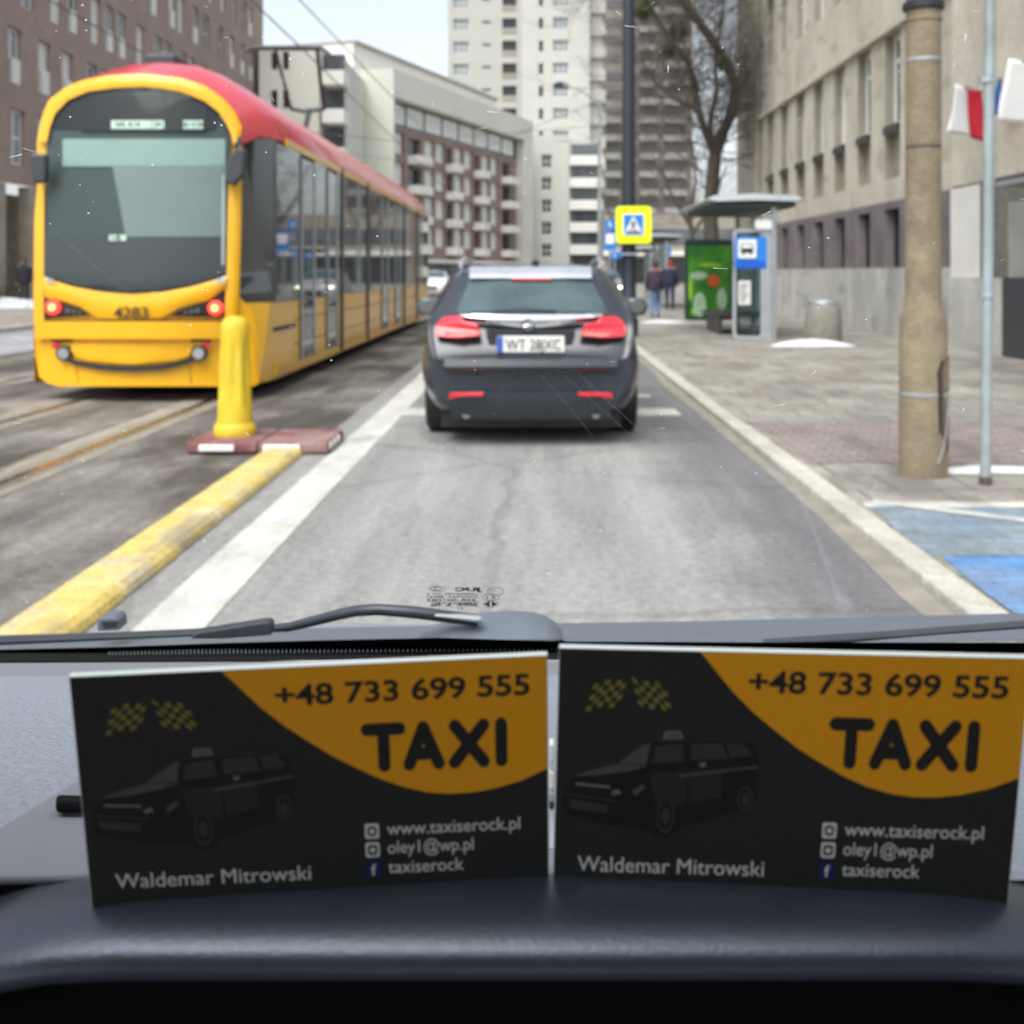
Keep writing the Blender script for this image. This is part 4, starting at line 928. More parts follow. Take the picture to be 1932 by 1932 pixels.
mb = MB(); mb.loft([[hatch(a, z) for a in (a0-9, a0)] for z, a0 in ((.34, 30), (.42, 27), (.6, 26), (.74, 24), (.82, 34))], closed=False, cap=False); mb.build('hatch_shadow_gap', M['black'], cpole, solid=.004)
mb = MB(); mb.tube([(PX+.163*math.sin(R(a)), PYY-.163*math.cos(R(a)), z) for a, z in ((44, .60), (50, .50), (44, .38), (32, .25), (16, .15))], .006, 6); mb.build('cable', M['steel'], cpole)
gp = thing('steel_post', (2.87, 7.18, .046), 'slim grey steel post with a mossy foot beside the concrete pole', 'post')
mb = MB(); mb.tube([(2.865, 7.17, .047), (2.88, 7.17, 1.4), (2.905, 7.17, 4.6)], .034, 14); mb.build('shaft', M['post'], gp, smooth=True)
mb = MB(); mb.lathe([(.04, .047), (.04, .09), (.035, .10)], (2.866, 7.17, 0), 14); mb.build('foot', M['dirt'], gp)
for z in (1.25, 2.62):
    mb = MB(); mb.tube([(2.88, 7.17, z-.014), (2.88, 7.17, z+.014)], .041, 14); mb.box(2.83, 2.846, 7.15, 7.19, z-.02, z+.02); mb.build('clamp', M['steel'], gp)

mast = thing('black_mast', (1.97, 23.8, .046), 'tall black round mast carrying the pedestrian crossing sign', 'mast')
mb = MB(); mb.lathe([(.20, .047), (.20, .4), (.16, .45), (.150, 1.5), (.135, 5), (.12, 9.5)], (1.975, 23.8, 0), 20); mb.build('shaft', M['mast'], mast, smooth=True)
mb = MB(); mb.box(1.80, 2.15, 23.6, 23.66, 1.75, 1.8); mb.build('bracket', M['steel'], mast)
cs = thing('crossing_sign', (2.0, 23.5, 2.4), 'square yellow-green sign framing a blue pedestrian crossing sign', 'road sign')
SY = 23.45
def rsq(u0, u1, v0, v1, r, Y, n=6):
    pts = []
    for cu, cv, a0 in ((u1-r, v0+r, 270), (u1-r, v1-r, 0), (u0+r, v1-r, 90), (u0+r, v0+r, 180)):
        pts += [at(cu+r*math.cos(R(a0+90*k/n)), cv+r*math.sin(R(a0+90*k/n)), Y) for k in range(n+1)]
    return pts
mb = MB(); mb.prism(rsq(1162, 1229, 389, 459, 7, SY), (0, .03, 0)); mb.build('backing_board', M['fluo'], cs)
mb = MB(); mb.prism(rsq(1175, 1215.5, 403, 444, 3, SY-.02), (0, .018, 0)); mb.build('border', M['signwhite'], cs)
mb = MB(); mb.prism(rsq(1177, 1213.5, 405, 442, 2, SY-.028), (0, .007, 0)); mb.build('blue_face', M['signblue'], cs)
mb = MB(); mb.prism([at(1195.2, 407.5, SY-.034), at(1211.5, 438, SY-.034), at(1179, 438, SY-.034)], (0, .005, 0)); mb.build('triangle', M['signwhite'], cs)
mb = MB()
zz = SY-.040
for a, b, r in (((1196, 415), (1196, 415.1), .022), ((1196, 418), (1194, 426), .02), ((1194, 426), (1189, 434), .012), ((1194, 426), (1200, 434), .012), ((1195, 420), (1201, 424), .009), ((1195, 420), (1189, 423), .009)):
    mb.tube([at(*a, zz), at(*b, zz)], r, 6)
for k in range(4): mb.prism([at(1185+6*k, 435, zz), at(1188+6*k, 435, zz), at(1187+6*k, 438, zz), at(1183+6*k, 438, zz)], (0, .004, 0))
mb.build('walker_symbol', M['ink'], cs)
# small blue signs in the distance left of the mast
def pole_sign(name, label, Y, u, v, wv, hv, kind, cat='road sign'):
    t = thing(name, at(u, v, Y), label, cat)
    x = at(u, v, Y).x
    m_ = MB(); m_.tube([(x, Y+.06, .04), (x, Y+.06, at(u, v-hv/2, Y).z)], .035, 8); m_.build('post', M['steel'], t)
    if kind == 'round':
        m_ = MB(); m_.disc(at(u, v, Y), wv/2*Y/2125, 20, depth=.02); m_.build('face', M['signblue'], t)
        m_ = MB(); c = at(u, v, Y-.03); r = wv*.22*Y/2125; m_.prism([(c.x-r*.5, c.y, c.z+r), (c.x+r*.2, c.y, c.z+r), (c.x+r*.5, c.y, c.z-r), (c.x-r*.2, c.y, c.z-r)], (0, .01, 0)); m_.build('symbol', M['signwhite'], t)
    else:
        m_ = MB(); m_.prism(rsq(u-wv/2, u+wv/2, v-hv/2, v+hv/2, 1.5, Y), (0, .03, 0)); m_.build('face', M['signblue'], t)
        m_ = MB(); m_.prism(rsq(u-wv*.36, u+wv*.36, v-hv*.40, v+hv*.14, 1, Y-.02), (0, .012, 0)); f_ = m_.build('white_panel', M['signwhite'], t)
    return t
pole_sign('stop_sign', 'small blue and white stop sign directly beside the black mast', 38, 1151, 455, 22, 34, 'sq')
pole_sign('bicycle_sign', 'round blue sign low beside the black mast', 46, 1160, 482, 17, 17, 'round')
pole_sign('path_sign', 'round blue sign touching the black mast', 44, 1176, 479, 18, 18, 'round')
pole_sign('turn_sign', 'dark blue round sign just above the small stop sign', 40, 1151, 424, 22, 22, 'round')
pole_sign('lane_sign', 'faint round blue sign above the two walking people', 52, 1256, 474, 22, 22, 'round')

ss = thing('bus_stop_sign', at(1417, 478, 21.6), 'blue bus stop sign with a white panel on the glass shelter', 'stop sign')
mb = MB(); mb.prism(rsq(1387, 1447, 447, 507, 3, 21.6), (0, .05, 0)); mb.build('face', M['signblue'], ss)
mb = MB(); mb.prism(rsq(1393, 1427, 452, 487, 2, 21.57), (0, .028, 0)); mb.build('white_panel', M['signwhite'], ss)
mb = MB(); mb.prism(rsq(1398, 1421, 459, 476, 3, 21.555), (0, .012, 0)); mb.prism(rsq(1400, 1419, 461, 468, 1, 21.545), (0, .009, 0), 1)
for u in (1402, 1417): mb.prism([at(u-2, 476, 21.555), at(u+2, 476, 21.555), at(u+2, 480, 21.555), at(u-2, 480, 21.555)], (0, .01, 0))
mb.build('bus_symbol', [M['ink'], M['signwhite']], ss)
mb = MB(); mb.prism(rsq(1388.5, 1445.5, 492, 505.5, 2, 21.585), (0, .012, 0)); mb.build('name_band', mat('sign_deep_blue', (.006, .10, .55), .4), ss)

def shelter(name, label, x0, x1, y0, y1, zr, full=False):
    t = thing(name, (x0, y0, .046), label, 'bus shelter', 'bus shelters along the pavement')
    m_ = MB(); xc = (x0+x1)/2
    rings = []
    for y in (y0, y0+.04, y1-.04, y1):
        k = .97 if y in (y0, y1) else 1
        rings.append([(xc+(x-xc)*k, y, z) for x, z in [(x0, zr-.02), (x0+.15, zr+.06), (xc, zr+.10), (x1-.15, zr+.06), (x1, zr-.02), (x1-.2, zr-.05), (xc, zr-.03), (x0+.2, zr-.05)]])
    m_.loft(rings); m_.build('roof', M['roofsteel'], t)
    m_ = MB(); m_.box(x0+.2, x1-.15, y0+.15, y1-.1, zr-.16, zr-.055); m_.build('roof_underside', M['roofgreen'], t)
    for y in (y0+.25, (y0+y1)/2, y1-.3):
        m_ = MB(); m_.box(x1-.62, x1-.52, y-.05, y+.05, .04, zr-.05); m_.build('post', M['steel'], t, bevel=.01)
    m_ = MB(); m_.box(x1-.59, x1-.575, y0+.35, y1-.4, .3, 2.3); m_.build('back_glass', M['teals'] if not full else M['clear'], t)
    return t
sh = shelter('bus_shelter', 'grey glass bus shelter with a broad flat roof, nearest along the pavement', 3.42, 5.36, 22.4, 27.0, 2.86, True)
# near end: rounded glass screen with frame
mb = MB(); o_ = rsq(1383, 1441, 432, 640, 9, 22.8); i_ = rsq(1388.5, 1435.5, 438, 634, 7, 22.8); nn_ = len(o_)
for a in range(nn_):
    b = (a+1) % nn_; mb.prism([o_[a], o_[b], i_[b], i_[a]], (0, .06, 0))
mb.build('end_frame', M['silver'], sh, fix=True)
mb = MB(); mb.prism(rsq(1388.6, 1435.4, 438.1, 633.9, 7, 22.82), (0, .015, 0)); mb.build('end_glass', M['clear'], sh)
mb = MB(); mb.prism([at(1441, 422, 22.7), at(1465, 422, 22.7), at(1463, 641, 22.7), at(1442, 641, 22.7)], (0, .16, 0)); mb.build('end_post', M['silver'], sh, bevel=.01)
mb = MB(); mb.prism(rsq(1425, 1456, 415, 432, 4, 22.6), (0, .1, 0)); mb.build('route_box', M['signwhite'], sh)
mb = MB(); mb.box(3.9, 5.0, 24.2, 26.5, .44, .5); mb.box(4.0, 4.05, 24.4, 26.3, .05, .44); mb.build('bench', M['dark'], sh)
ad = thing('advert_panel', at(1338, 603, 27.6), 'green lit poster case with orange fruit and pale glasses in the shelter', 'advertisement')
AY = 27.6
mb = MB(); mb.prism(rsq(1293, 1384, 452, 604, 3, AY), (0, .2, 0)); mb.build('case', M['adframe'], ad)
mb = MB(); mb.prism(rsq(1298, 1379, 464, 598, 1, AY-.02), (0, .018, 0)); po = mb.build('poster', M['adgreen'], ad)
mb = MB(); mb.disc(at(1347, 530, AY-.03), .145, 18, depth=.008); mb.build('orange_fruit', M['adorange'], po)
for u, v, rx, ry, m_ in ((1320, 575, .16, .30, 'adlight'), (1318, 520, .22, .10, 'adlight'), (1362, 565, .12, .28, 'adlight'), (1312, 588, .10, .1, 'adlime'), (1303, 545, .05, .3, 'adlime'), (1340, 500, .3, .05, 'adlime')):
    mb = MB(); mb.disc(at(u, v, AY-.026-.001*(u % 7)), rx, 20, depth=.004, ry=ry); mb.build('printed_shape', M[m_], po)
mb = MB(); mb.prism([at(1352, 582, AY-.035), at(1379, 588, AY-.035), at(1379, 598, AY-.035), at(1350, 598, AY-.035)], (0, .006, 0)); mb.build('red_corner', M['adred'], po)
shelter('bus_shelter', 'farther glass shelter with a pale roof behind the walking people', 3.9, 5.5, 42, 47, 2.75)
shelter('bus_shelter', 'last small shelter roof beside the black mast far down the pavement', 4.6, 6.2, 54.5, 58, 2.0+.55)
mb = MB(); mb.prism(rsq(1393, 1416, 530, 575, 1, 22.79), (0, .01, 0)); tt = mb.build('timetable', M['signwhite'], sh)
mb = MB()
for k in range(6): mb.prism([at(1396, 536+6*k, 22.783), at(1412-(k % 3)*3, 536+6*k, 22.783), at(1412-(k % 3)*3, 538+6*k, 22.783), at(1396, 538+6*k, 22.783)], (0, .003, 0))
mb.build('printed_rows', M['cardgrey'], tt)
bin_ = thing('litter_bin', (5.42, 21.0, .046), 'round grey concrete litter bin standing before the stone facade', 'litter bin')
mb = MB(); mb.lathe([(.33, .047), (.345, .1), (.335, .72), (.31, .76)], (5.42, 21.2, 0), 24); mb.build('body', M['concgrey'], bin_, smooth=True)
mb = MB(); mb.lathe([(.29, .758), (.30, .80), (.28, .86), (.21, .875), (.2, .80), (.001, .79)], (5.42, 21.2, 0), 24); mb.build('rim', M['steel'], bin_, smooth=True)

sl_ = thing('street_lamp', (3.4, 60, .046), 'thin grey street lamp with a curved arm over the road before the white tower', 'street lamp')
LY = 60.0
mb = MB(); b0 = at(1131, 560, LY); mb.tube([(b0.x, LY, .04), (b0.x, LY, 5), at(1131, 190, LY)], [.13, .1, .07], 10); mb.build('pole', M['post'], sl_)
mb = MB(); mb.tube([at(1131, 190, LY), at(1118, 184, LY), at(1095, 170, LY), at(1075, 163, LY), at(1062, 161, LY)], .05, 8); mb.tube([at(1131, 190, LY), at(1150, 196, LY), at(1172, 199, LY)], .05, 8); mb.build('arm', M['post'], sl_)
mb = MB(); mb.prism([at(1043, 158, LY), at(1056, 153, LY), at(1073, 158, LY), at(1073, 165, LY), at(1046, 166, LY)], (0, .35, 0)); mb.build('lamp_head', M['mast'], sl_, bevel=.03)

# flags on the wall
def flag(name, label, P0, P1, bands, drop, seed, cat='flag'):
    t = thing(name, P0, label, cat); P0 = Vector(P0); P1 = Vector(P1)
    m_ = MB(); m_.tube([P0+(P0-P1)*.25, P1], .016, 8); m_.build('flagpole', M['steel'], t)
    nb = len(bands)
    for b, (m2_, a0, a1) in enumerate(bands):
        g = MB()
        def fn(i, j, a0=a0, a1=a1):
            s_ = a0+(a1-a0)*i; p = P0+(P1-P0)*s_
            return p+Vector((.07*math.sin(7*s_+2*j+seed)*j+.12*j*(.5-s_), .06*math.sin(5*s_+3*j), -drop*j*(1-.1*s_)))
        g.grid(fn, 8, 12); g.build('cloth_band', M[m2_], t, smooth=True, solid=.004)
    return t
flag('polish_flag', 'white and red flag hanging from a pole on the stone wall', at(1852, 172, 18.2), at(1800, 160, 17.7), [('flagred', 0, .46), ('flagwhite', .46, 1)], .82, 1)
flag('two_colour_flag', 'narrow blue and yellow flag beside the grey steel post', at(1901, 142, 18.0), at(1880, 148, 17.6), [('flagyellow', 0, .5), ('flagblue', .5, 1)], .62, 2)
flag('white_flag', 'large white flag hanging nearest to the entrance canopy', at(1975, 118, 17.0), at(1899, 112, 16.6), [('flagwhite', 0, 1)], 1.0, 3)

# ------------------------------------------------------------------ bare trees
def limb(mb, pts, r0, r1, n=8):
    k = len(pts); mb.tube(pts, [r0+(r1-r0)*i/(k-1) for i in range(k)], n)
def twigs(mb, p, d, length, r, depth, rr):
    d = d.normalized(); seg = 3; pts = [p]; q = p.copy(); dd_ = d.copy()
    for i in range(seg):
        dd_ = (dd_+Vector((rr.uniform(-.28, .28), rr.uniform(-.28, .28), rr.uniform(-.16, .26)))).normalized(); q = q+dd_*length/seg; pts.append(q.copy())
    mb.tube(pts, [r*(1-.2*i) for i in range(seg+1)], 5 if r > .03 else 3, cap=False)
    if depth == 0: return
    for i in range(rr.choice((2, 3, 3, 4))):
        b_ = pts[rr.randint(1, seg)]; nd = (dd_+Vector((rr.uniform(-1, 1), rr.uniform(-1, 1), rr.uniform(-.55, .75)))*.95).normalized()
        twigs(mb, b_, nd, length*rr.uniform(.55, .8), r*.55, depth-1, rr)
def bare_tree(name, base, label, limbs, r0, seed, mist=(), depth=4, tl=2.2):
    t = thing(name, base, label, 'tree'); rr = random.Random(seed); tb = MB(); wb = MB()
    for pts, ra, rb in limbs:
        pts = [Vector(p) for p in pts]; limb(tb, pts, ra, rb, 10)
        for i in range(1, len(pts)):
            for k in range(6):
                s_ = rr.random(); p = pts[i-1].lerp(pts[i], s_)
                if p.z < base[2]+3.2: continue
                twigs(wb, p, Vector((rr.uniform(-1, 1), rr.uniform(-1, 1), rr.uniform(-.2, .9))), tl*rr.uniform(.6, 1.1), .027, depth, rr)
    tb.build('trunk', M['bark'], t, smooth=True); wb.build('crown', M['twig'], t, fix=False)
    for (c, r) in mist:
        mb = MB()
        for k in range(420):
            v = Vector((rr.gauss(0, 1), rr.gauss(0, 1), rr.gauss(0, 1))).normalized()*r*rr.random()**.4; a = Vector((rr.uniform(-1, 1), rr.uniform(-1, 1), rr.uniform(-1, 1))).normalized()*.10; b = a.cross(v).normalized()*.03 if a.cross(v).length > 1e-5 else a*.3
            p = Vector(c)+v; mb.face([p-a, p+b, p+a, p-b])
        mb.build('mistletoe', M['mistle'], t, fix=False)
    return t
TY = 40.0
A = lambda u, v, dy=0: at(u, v, TY+dy)
bx = A(1345, 585).x
bare_tree('bare_tree', (bx, TY, .046), 'old bare leaning tree with mistletoe beside the stone building',
 [([(bx, TY, .04), (bx+.02, TY, 1.2), A(1340, 400), A(1345, 330), A(1350, 290)], .30, .22),
  ([A(1350, 292), A(1364, 250, .5), A(1384, 205, 1), A(1388, 165, 1), A(1376, 130, .6), A(1350, 85, .2), A(1318, 40), A(1288, 0), A(1250, -60, -.5)], .21, .13),
  ([A(1350, 292), A(1333, 255, -.5), A(1316, 205, -1), A(1312, 165, -1), A(1300, 120, -1.5), A(1262, 70, -2), A(1225, 10, -2), A(1200, -40, -2)], .15, .05),
  ([A(1345, 292, .2), A(1340, 230, 1), A(1352, 170, 2), A(1348, 110, 3), A(1362, 40, 3), A(1372, -40, 3)], .12, .04),
  ([A(1316, 205, -1), A(1280, 190, -1), A(1240, 160, 0), A(1212, 120, 1)], .10, .04)],
 .4, 11, [(A(1212, 15, -2), .42), (A(1365, 118), .30), (A(1280, 58, -1), .34), (A(1262, 95), .25)], 5, 2.7)
for i, (x, y, h, s_, lab) in enumerate(((9.2, 66, 9, 21, 'bare tree farther along the pavement beyond the leaning one'), (7.0, 88, 9, 22, 'slender bare tree near the low grey shop block'), (-15.2, 74, 7, 23, 'small bare tree by the cream wing across the tracks'))):
    bare_tree('bare_tree', (x, y, .046), lab, [([(x, y, .04), (x+.1, y, h*.25), (x-.1, y+.2, h*.5), (x+.2, y, h*.75), (x, y, h)], .22, .05), ([(x-.05, y+.1, h*.45), (x-1.2, y, h*.65), (x-1.9, y, h*.85)], .12, .04), ([(x, y+.1, h*.4), (x+1.2, y, h*.6), (x+2.0, y, h*.85)], .12, .04)], .2, s_, (), 3, 2.0)
sh_ = thing('shrub', (-21.0, 43.6, .11), 'low brown bare shrub at the foot of the brick building', 'shrub'); mb = MB(); rr = random.Random(4)
for k in range(900):
    v = Vector((rr.gauss(0, .55), rr.gauss(0, .8), abs(rr.gauss(0, .5)))); a = Vector((rr.uniform(-1, 1), rr.uniform(-1, 1), rr.uniform(-.3, 1))).normalized()*.12; b = Vector((rr.uniform(-1, 1), rr.uniform(-1, 1), 0)).normalized()*.03
    p = Vector((-21.0, 43.6, .12))+v; mb.face([p-a, p+b, p+a, p-b])
mb.build('foliage', M['shrub'], sh_, fix=False)

# ------------------------------------------------------------------ people
def person(loc, h, yaw, label, mats, pose=0, cap=None):
    """one continuous skinned body; jacket, trousers, skin and shoes by where they lie on it"""
    k = h/1.75
    J = {'pel': (0, 0, .95), 'waist': (0, 0, 1.10), 'chest': (0, .01, 1.32), 'neck': (0, .02, 1.49), 'head': (0, -.01, 1.58), 'crown': (0, 0, 1.70),
         'hl': (-.095, 0, .92), 'kl': (-.10, -.06-pose*.10, .50), 'al': (-.10, .02+pose*.02, .09), 'tl': (-.10, -.15, .04),
         'hr': (.095, 0, .92), 'kr': (.10, -.02+pose*.06, .50), 'ar': (.10, .10+pose*.18, .10), 'tr': (.10, -.06+pose*.18, .045),
         'sl': (-.19, .02, 1.42), 'el': (-.25, .05, 1.14), 'wl': (-.24, -.06, .90), 'fl': (-.235, -.09, .80),
         'sr': (.19, .02, 1.42), 'er': (.25, .03, 1.14), 'wr': (.24, -.08, .90), 'fr': (.235, -.11, .80)}
    rad = {'pel': .155, 'waist': .15, 'chest': .175, 'neck': .062, 'head': .095, 'crown': .07, 'hl': .105, 'kl': .07, 'al': .048, 'tl': .04, 'hr': .105, 'kr': .07, 'ar': .048, 'tr': .04, 'sl': .085, 'el': .062, 'wl': .045, 'fl': .035, 'sr': .085, 'er': .062, 'wr': .045, 'fr': .035}
    names = list(J); ed = [('pel', 'waist'), ('waist', 'chest'), ('chest', 'neck'), ('neck', 'head'), ('head', 'crown'), ('pel', 'hl'), ('hl', 'kl'), ('kl', 'al'), ('al', 'tl'), ('pel', 'hr'), ('hr', 'kr'), ('kr', 'ar'), ('ar', 'tr'), ('chest', 'sl'), ('sl', 'el'), ('el', 'wl'), ('wl', 'fl'), ('chest', 'sr'), ('sr', 'er'), ('er', 'wr'), ('wr', 'fr')]
    me = bpy.data.meshes.new('body'); me.from_pydata([tuple(c*k for c in J[n_]) for n_ in names], [(names.index(a), names.index(b)) for a, b in ed], [])
    o = bpy.data.objects.new('person_source', me); col.objects.link(o)
    sk = o.modifiers.new('skin', 'SKIN'); 
    for i, n_ in enumerate(names):
        me.skin_vertices[0].data[i].radius = (rad[n_]*k, rad[n_]*k*(.82 if n_ in ('pel', 'waist', 'chest') else 1)); me.skin_vertices[0].data[i].use_root = (n_ == 'pel')
    o.modifiers.new('sub', 'SUBSURF').render_levels = 2; o.modifiers['sub'].levels = 2
    dg = bpy.context.evaluated_depsgraph_get(); m2 = bpy.data.meshes.new_from_object(o.evaluated_get(dg)); bpy.data.objects.remove(o)
    m2.materials.clear()
    for m_ in mats: m2.materials.append(m_)
    for p in m2.polygons:
        c = p.center/k; arm = abs(c.x) > .17
        p.material_index = 2 if c.z > 1.475 else (2 if arm and c.z < .86 else (0 if c.z > .86 or arm else (3 if c.z < .11 else 1))); p.use_smooth = True
    m2.name = 'person'; b = bpy.data.objects.new('person', m2); col.objects.link(b); b.location = loc; b.rotation_euler = (0, 0, yaw); tag(b, label, 'person')
    hb = MB(); hb.lathe([(.103*k, 1.56*k), (.112*k, 1.62*k), (.10*k, 1.70*k), (.06*k, 1.745*k), (.001, 1.755*k)], (0, .012*k, 0), 14, sy=1.08)
    ho = hb.build('hat' if cap else 'hair', cap or M['hair'], None, smooth=True); ho.parent = b
    jb = MB(); jb.lathe([(.19*k, .84*k), (.21*k, .86*k), (.20*k, 1.1*k), (.215*k, 1.34*k), (.17*k, 1.44*k), (.09*k, 1.5*k), (.07*k, 1.52*k)], (0, .01*k, 0), 18, sy=.72)
    jo = jb.build('jacket', mats[0], None, smooth=True); jo.parent = b
    nb = MB(); nb.lathe([(.001, 0), (.016*k, .012*k), (.012*k, .035*k), (.001, .045*k)], (0, -.105*k, 1.585*k), 8); no = nb.build('nose', mats[2], None, smooth=True); no.parent = b
    return b
person((at(1236, 600, 33.2).x, 33.2, .046), 1.68, R(178), 'person in a dark plum jacket and blue jeans walking away on the pavement', [M['plum'], M['jeans'], M['skin'], M['shoe']], 1)
person((at(1264, 583, 40).x, 40, .046), 1.76, R(175), 'person in navy clothes and a red hat walking ahead toward the shelter', [M['navy'], M['navy'], M['skin'], M['shoe']], -1, M['redcap'])
person((-18.7, 41.2, .11), 1.8, R(20), 'person dressed all in black standing before the brick building', [M['blackcloth'], M['blackcloth'], M['skin'], M['shoe']], .3)

# ------------------------------------------------------------------ other vehicles
def simple_car(name, label, loc, facing, paint, lit):
    t = thing(name, loc, label, 'car'); x0, y0, z0 = loc; f_ = facing
    stn = [(0, .35, .62, .70, .55, .72), (.12, .22, .80, .86, .78, .88), (.9, .2, .86, .9, .84, .98), (1.35, .2, .86, .9, .72, 1.12), (2.0, .2, .86, .9, .62, 1.44), (3.0, .2, .86, .9, .62, 1.47), (3.9, .2, .86, .9, .66, 1.2), (4.3, .3, .75, .82, .7, .9)]
    m_ = MB(); rings = []
    for y, zb, wl, wm_, wt, zt in stn:
        h = [(0, zb), (wl, zb), (wm_, .5), (wm_*.99, min(.85, zt-.05)), (wt, zt-.03), (0, zt)]
        rings.append([(x0+x, y0+f_*y, z0+z) for x, z in h]+[(x0-x, y0+f_*y, z0+z) for x, z in h[-2:0:-1]])
    m_.loft(rings); m_.build('body', paint, t, smooth=35)
    m_ = MB(); m_.loft([[(x0-.70, y0+f_*1.28, z0+1.12), (x0+.70, y0+f_*1.28, z0+1.12)], [(x0-.60, y0+f_*1.93, z0+1.42), (x0+.60, y0+f_*1.93, z0+1.42)]], closed=False, cap=False); m_.build('windscreen', M['carglass'], t)
    for sx in (-1, 1):
        m_ = MB(); m_.disc((x0+sx*.62, y0+f_*.03, z0+.70), .11, 14, normal=(0, -f_, 0), depth=.05, ry=.08); m_.build('headlight', M['lamp'] if lit else M['chrome'], t)
        for yy_ in (.85, 3.45):
            m_ = MB(); m_.tube([(x0+sx*.72, y0+f_*yy_, z0+.31), (x0+sx*.92, y0+f_*yy_, z0+.31)], .31, 18); m_.build('wheel', M['black'], t)
    m_ = MB(); m_.box(x0-.35, x0+.35, min(y0-f_*.02, y0+f_*.05), max(y0-f_*.02, y0+f_*.05), z0+.42, z0+.6); m_.build('grille', M['black'], t)
    return t
simple_car('oncoming_car', 'silver car with lit headlamps facing the camera beside the black mast', (at(1142, 545, 44).x-.05, 44, .046), 1, M['silvercar'], True)
simple_car('parked_car', 'white car seen between the tram end and the dark estate car', (at(812, 545, 62).x, 62, .0), 1, M['whitecar'], False)

# ------------------------------------------------------------------ overhead wires
def wire(label, pts, r=.012):
    mb = MB(); mb.tube(pts, r, 5); return tag(mb.build('overhead_wire', M['wire']), label, 'wire', 'overhead tram wires')
wire('contact wire running above the tram track', [(-4.3, -5, 5.5), (-4.2, 20, 5.42), (-4.4, 45, 5.5), (-4.3, 75, 5.4), (-4.2, 110, 5.5)], .013)
wire('carrier wire hung above the contact wire', [(-4.3, -5, 6.9), (-4.25, 20, 6.3), (-4.3, 45, 6.9), (-4.3, 75, 6.3), (-4.2, 110, 6.9)], .013)
wire('contact wire above the second tram track', [(-7.4, -5, 5.6), (-7.4, 30, 5.5), (-7.5, 70, 5.6), (-7.4, 110, 5.5)], .013)
wire('span wire crossing the street to the street lamp', [(-21.9, 55, 9.5), (-7, 57, 8.0), (3.4, 60, 9.2)], .015)
wire('span wire crossing the street in front of the cream block', [(-21.9, 70, 10), (-6, 72, 8.2), (7.7, 42, 10)], .015)

# ------------------------------------------------------------------ the taxi we sit in: glass, dash, wipers, cabin
taxi = thing('taxi_cabin', (0, .1, .9), 'dark car cabin with grey dashboard, windscreen and wipers around the viewpoint', 'car interior')
WB_Y, WB_Z, WSL = .85, 1.119, .625
def onglass(u, v, off=0):
    """point of the windscreen plane seen at this direction from the seat"""
    k = (v-513)/2125
    Y = (WB_Z+WB_Y*WSL-HCAM)/(WSL-k); p = at(u, v, Y); nrm = Vector((0, -WSL, -1)).normalized(); return p+nrm*off
mb = MB(); mb.face([(-.74, WB_Y, WB_Z), (.74, WB_Y, WB_Z), (.66, .02, WB_Z+(WB_Y-.02)*WSL), (-.66, .02, WB_Z+(WB_Y-.02)*WSL)]); ws = mb.build('windscreen', M['screen'], taxi)
# dust, scratches and the printed mark on the glass
r6 = random.Random(9); mb = MB()
for k in range(210):
    u, v = r6.uniform(0, 1932), r6.uniform(0, 1150); c = onglass(u, v, .0006); s_ = r6.choice((.9, 1.1, 1.3, 1.7, 2.2))*c.y/2125
    if r6.random() < .25:
        a = r6.uniform(0, 3.14); L_ = s_*r6.uniform(3, 8); d_ = Vector((math.cos(a), -math.sin(a)*.8, math.sin(a)*.5))*L_; e_ = Vector((-math.sin(a), -math.cos(a)*.8, math.cos(a)*.5))*s_*.45
        mb.face([c-d_-e_*.4, c-d_+e_*.4, c+d_+e_, c+d_-e_])
    else: mb.face([c+Vector((math.cos(a), -math.sin(a)*.8, math.sin(a)*.5))*s_ for a in [2*math.pi*i/7 for i in range(7)]])
tag(mb.build('dust', M['speck'], ws, fix=False), kind='stuff')
def ribbon(name, pts, w0, w1, m, off=.0009):
    mb = MB(); L_, Rr = [], []
    for i, (u, v) in enumerate(pts):
        a = pts[max(i-1, 0)]; b = pts[min(i+1, len(pts)-1)]; dx, dy_ = b[0]-a[0], b[1]-a[1]; l_ = math.hypot(dx, dy_); ww = w0+(w1-w0)*i/(len(pts)-1)
        L_.append(onglass(u-dy_/l_*ww, v+dx/l_*ww, off)); Rr.append(onglass(u+dy_/l_*ww, v-dx/l_*ww, off))
    mb.loft([L_, Rr], closed=False, cap=False); return mb.build(name, m, ws, fix=False)
ribbon('wipe_streak', [(1330, 660), (1400, 755), (1462, 845), (1500, 915), (1540, 1010), (1565, 1080), (1585, 1140)], .8, 5.5, M['scratch'])
ribbon('wipe_streak', [(1545, 1010), (1575, 1080), (1600, 1150)], 2, 14, M['streak'], .0012)
for pts in ([(1050, 690), (1130, 762), (1190, 815), (1215, 842)], [(1082, 688), (1150, 752), (1208, 808)], [(1020, 700), (1080, 770), (1120, 820)], [(1105, 715), (1160, 765)], [(70, 395), (130, 450), (210, 520), (260, 560)]):
    ribbon('scratch', pts, .5, 1.0, M['scratch'], .0015)
for pts in ([(880, 262), (930, 285), (975, 320)], [(600, 430), (660, 460), (700, 490)], [(705, 455), (745, 485)]): ribbon('scratch', pts, .4, .8, M['scratch'], .0015)
mb = MB(); GO = .001
fg = lambda x, y: onglass(x, -y, GO)
